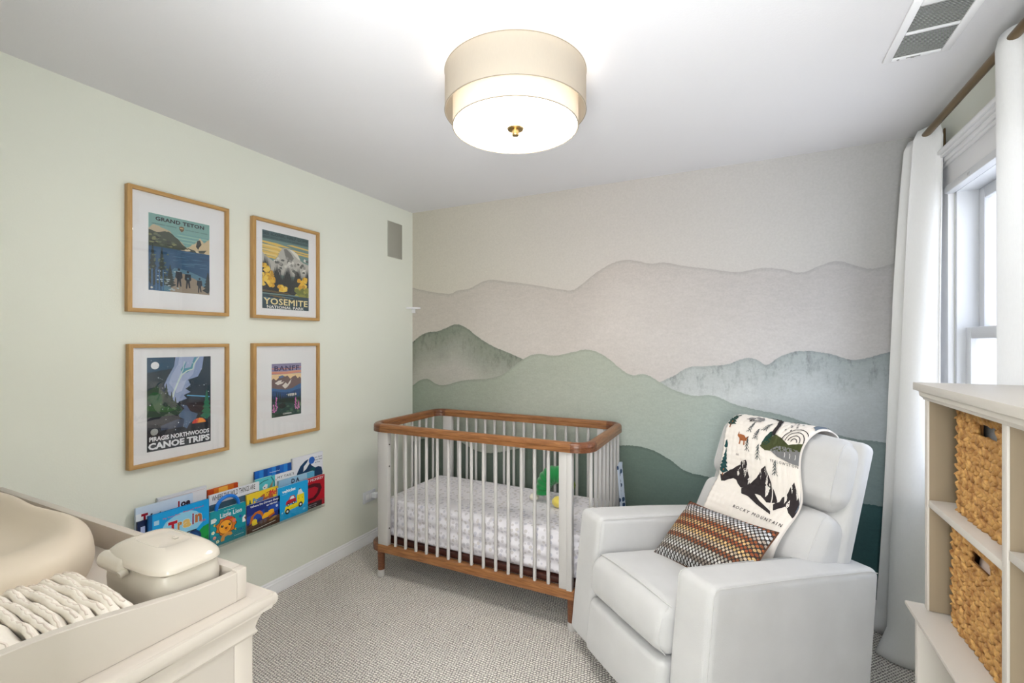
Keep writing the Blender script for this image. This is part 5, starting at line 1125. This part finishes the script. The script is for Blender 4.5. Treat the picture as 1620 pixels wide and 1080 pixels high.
# ------------------------------------------------------------------ bookcase with two baskets
M_BC = mat('bookcase_paint', (200, 194, 187), 0.4, 0.012, 6)
M_BI = mat('bookcase_painted_shade', (150, 134, 112), 0.5, 0.012, 6)  # shade inside the compartments painted in as a darker, browner bookcase colour
bc = thing('bookcase', 'cream open bookcase with a stepped base at the right edge, beside the window', 'bookcase', (0.45, 1.22, 0))
xb, y0, y1 = 0.275, -0.42, 0.418
MB().box(-0.017, xb + 0.004, y0 - 0.03, y1 + 0.034, 1.279, 1.300, 0.0015).obj('top_board', M_BC, bc)
MB().sweep([(xb, y0, 0), (0, y0, 0), (0, y1, 0), (xb, y1, 0)][::-1], [(-0.01, 1.256), (0.003, 1.256), (0.005, 1.261), (0.011, 1.266), (0.013, 1.279), (-0.01, 1.279)]).obj('crown_moulding', M_BC, bc)
for ya in (y0, -0.020, y1 - 0.020):
    MB().box(0.0, xb, ya, ya + 0.020, 0.691, 1.2785, 0.001).obj('upright', M_BC, bc)
for ya in (y0 - 0.004, -0.020, y1 - 0.018):
    MB().box(-0.02, xb, ya, ya + 0.022, 0.0, 0.670, 0.001).obj('base_upright', M_BC, bc)
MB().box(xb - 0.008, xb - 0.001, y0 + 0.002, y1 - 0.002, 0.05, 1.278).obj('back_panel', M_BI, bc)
MB().box(-0.038, xb - 0.009, y0 - 0.022, y1 + 0.022, 0.680, 0.6905, 0.002).box(-0.030, xb - 0.009, y0 - 0.014, y1 + 0.014, 0.6703, 0.6803, 0.002).obj('ledge_board', M_BC, bc)
for ya, yb, z in ((0.0005, y1 - 0.0205, 0.989), (y0 + 0.0205, -0.0205, 1.020)):
    MB().box(0.002, xb - 0.009, ya, yb, z - 0.018, z, 0.001).obj('shelf', M_BC, bc)
for ya, yb in ((0.003, y1 - 0.0185), (y0 + 0.0185, -0.0205)):
    MB().box(-0.016, xb - 0.009, ya, yb, 0.36, 0.378, 0.001).obj('base_shelf', M_BC, bc)
    MB().box(-0.016, xb - 0.009, ya, yb, 0.06, 0.078, 0.001).obj('base_shelf', M_BC, bc)
for ya in (y1 - 0.0215, -0.0215): MB().box(0.004, xb - 0.009, ya, ya + 0.0014, 0.692, 1.2555).obj('painted_shade_panel', M_BI, bc)  # thin faces added over the uprights to carry the painted shade
MB().box(-0.012, -0.002, y0 + 0.02, y1 - 0.02, 0.0, 0.06, 0.001).obj('toe_kick', M_BC, bc)

m_wv, b_, t_ = base('water_hyacinth', (198, 146, 78), 0.7)
tc = t_.n('TexCoord'); n1 = t_.n('TexNoise'); n1.inputs['Scale'].default_value = 45; n1.inputs['Detail'].default_value = 3; t_.link(tc.outputs['Object'], n1.inputs[0])
rp = t_.n('ValToRGB'); rp.color_ramp.elements[0].position = 0.32; rp.color_ramp.elements[0].color = lin((146, 96, 44)); rp.color_ramp.elements[1].position = 0.68; rp.color_ramp.elements[1].color = lin((210, 164, 98))
t_.link(n1.outputs[0], rp.inputs[0]); t_.link(rp.outputs[0], b_.inputs['Base Color'])
n2 = t_.n('TexNoise'); n2.inputs['Scale'].default_value = 260; t_.link(tc.outputs['Object'], n2.inputs[0])
bp = t_.n('Bump'); bp.inputs['Strength'].default_value = 0.5; bp.inputs['Distance'].default_value = 0.002; t_.link(n2.outputs[0], bp.inputs['Height']); t_.link(bp.outputs[0], b_.inputs['Normal'])
def basket(label, ya, yb, z0, z1, x0, x1, hole, seed):
    rnd = random.Random(seed)
    t = thing('woven_basket', label, 'basket', (x0, (ya + yb) / 2, z0), group='woven baskets in the bookcase')
    W, D, Hh = yb - ya, x1 - x0, z1 - z0; hy0, hy1, hz0, hz1 = hole
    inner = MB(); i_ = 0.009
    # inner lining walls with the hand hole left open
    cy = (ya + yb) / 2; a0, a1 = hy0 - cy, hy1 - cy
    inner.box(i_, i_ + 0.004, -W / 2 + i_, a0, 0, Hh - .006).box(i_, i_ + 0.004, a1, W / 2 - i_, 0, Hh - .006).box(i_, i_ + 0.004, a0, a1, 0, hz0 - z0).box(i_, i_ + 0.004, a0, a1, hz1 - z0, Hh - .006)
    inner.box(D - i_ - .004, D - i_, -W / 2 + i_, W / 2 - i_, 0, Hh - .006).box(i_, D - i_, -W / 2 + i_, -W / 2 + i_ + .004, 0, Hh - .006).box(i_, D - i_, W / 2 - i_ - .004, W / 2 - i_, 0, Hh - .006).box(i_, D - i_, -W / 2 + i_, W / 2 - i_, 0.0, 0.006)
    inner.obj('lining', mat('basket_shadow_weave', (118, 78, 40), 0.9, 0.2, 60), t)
    def leaf(mb, c, ax, tilt, L, wv_, th_, face):
        b = bmesh.new(); bmesh.ops.create_uvsphere(b, u_segments=8, v_segments=6, radius=1)
        for v in b.verts:
            k = v.co.z; v.co = Vector((v.co.x * th_, k * L / 2, v.co.y * wv_ * (1 - 0.25 * k)))
        M = Matrix.Rotation(tilt, 4, 'X') @ Matrix.Rotation(rnd.uniform(-.25, .25), 4, 'Z')
        if face == 'side': M = Matrix.Rotation(R(90), 4, 'Z') @ M
        mb.merge(b, Matrix.Translation(c) @ M)
    rows = max(2, round(Hh / 0.0235)); pitch = Hh / rows
    wvm = MB()
    for face, L0 in (('front', W), ('back', W), ('side0', D), ('side1', D)):
        n = round(L0 / 0.027)
        for r_ in range(rows):
            for half in (0, 1):
                for k in range(n + 1):
                    z = pitch * (r_ + 0.27 + 0.46 * half); s = -L0 / 2 + 0.017 + (L0 - 0.034) * (k + (0.45 if half else 0)) / (n + 0.45)
                    if face == 'front' and a0 - 0.008 < s < a1 + 0.008 and hz0 - z0 - 0.004 < z < hz1 - z0 + 0.004: continue
                    til = R(27) * (1 if half else -1) + rnd.uniform(-.12, .12)
                    c = {'front': (0.005, s, z), 'back': (D - 0.005, s, z), 'side0': (D / 2 + s, -W / 2 + 0.005, z), 'side1': (D / 2 + s, W / 2 - 0.005, z)}[face]
                    if face == 'back' and r_ < rows - 2: continue
                    leaf(wvm, c, 0, til, 0.043 * rnd.uniform(.85, 1.05), 0.0074 * rnd.uniform(.85, 1.1), 0.0068, 'side' if face.startswith('side') else 'front')
    wvm.obj('braided_weave', m_wv, t, ang=80)
    rim = MB(); P = []
    for (xa, ya_), (xb_, yb_) in (((0.006, -W / 2 + .006), (0.006, W / 2 - .006)), ((0.006, W / 2 - .006), (D - .006, W / 2 - .006)), ((D - .006, W / 2 - .006), (D - .006, -W / 2 + .006)), ((D - .006, -W / 2 + .006), (0.006, -W / 2 + .006))):
        for k in range(20): f_ = k / 20; P.append((xa + (xb_ - xa) * f_, ya_ + (yb_ - ya_) * f_, Hh - 0.003 + 0.0014 * math.sin(k * 2.2)))
    rim.tube(P, 0.0062, 8, closed=True).obj('rim', m_wv, t, ang=80)
    lp = [(0.006, a0 - .004, hz0 - z0 - .003), (0.006, a1 + .004, hz0 - z0 - .003), (0.006, a1 + .004, hz1 - z0 + .002), (0.006, a0 - .004, hz1 - z0 + .002)]
    MB().tube(lp, 0.0042, 8, closed=True).obj('handle_hole', m_wv, t)
    return t
basket('woven basket on the upper shelf of the bookcase, grey cloth inside', 1.238, 1.552, 0.9895, 1.244, 0.485, 0.700, (1.345, 1.432, 1.196, 1.228), 5)
basket('woven basket on the lower ledge of the bookcase, under the shelf', 1.248, 1.582, 0.691, 0.942, 0.485, 0.700, (1.375, 1.478, 0.893, 0.925), 6)
g_ = thing('grey_throw', 'fluffy grey throw stuffed into the upper basket', 'blanket', (0.59, 1.39, 0.997))
MB().soft(0.165, 0.25, 0.252, 0.04, (0.0, 0.0, 0.0), 22, Matrix.Translation((0, 0, 0.127)), fn=lambda q, p: q + Vector((0, 0, 0.010 * noise.noise(q * 22) * (p.z > 0.2)))).obj('throw', mat('grey_fleece', (168, 170, 176), 0.98, 0.35, 420, 1.0, 520), g_, ang=80)
p_ = thing('pink_cloth', 'pale pink cloth seen through the hand hole of the lower basket', 'cloth', (0.59, 1.41, 0.698))
MB().soft(0.165, 0.24, 0.225, 0.05, (0.0, 0.0, 0.0), 18, Matrix.Translation((0, 0, 0.113)), fn=lambda q, p: q + 0.006 * Vector((noise.noise(q * 30), 0, noise.noise(q * 24 + Vector((3, 0, 0)))))).obj('cloth', mat('pale_pink_cotton', (226, 206, 196), 0.9, 0.08, 30), p_, ang=80)
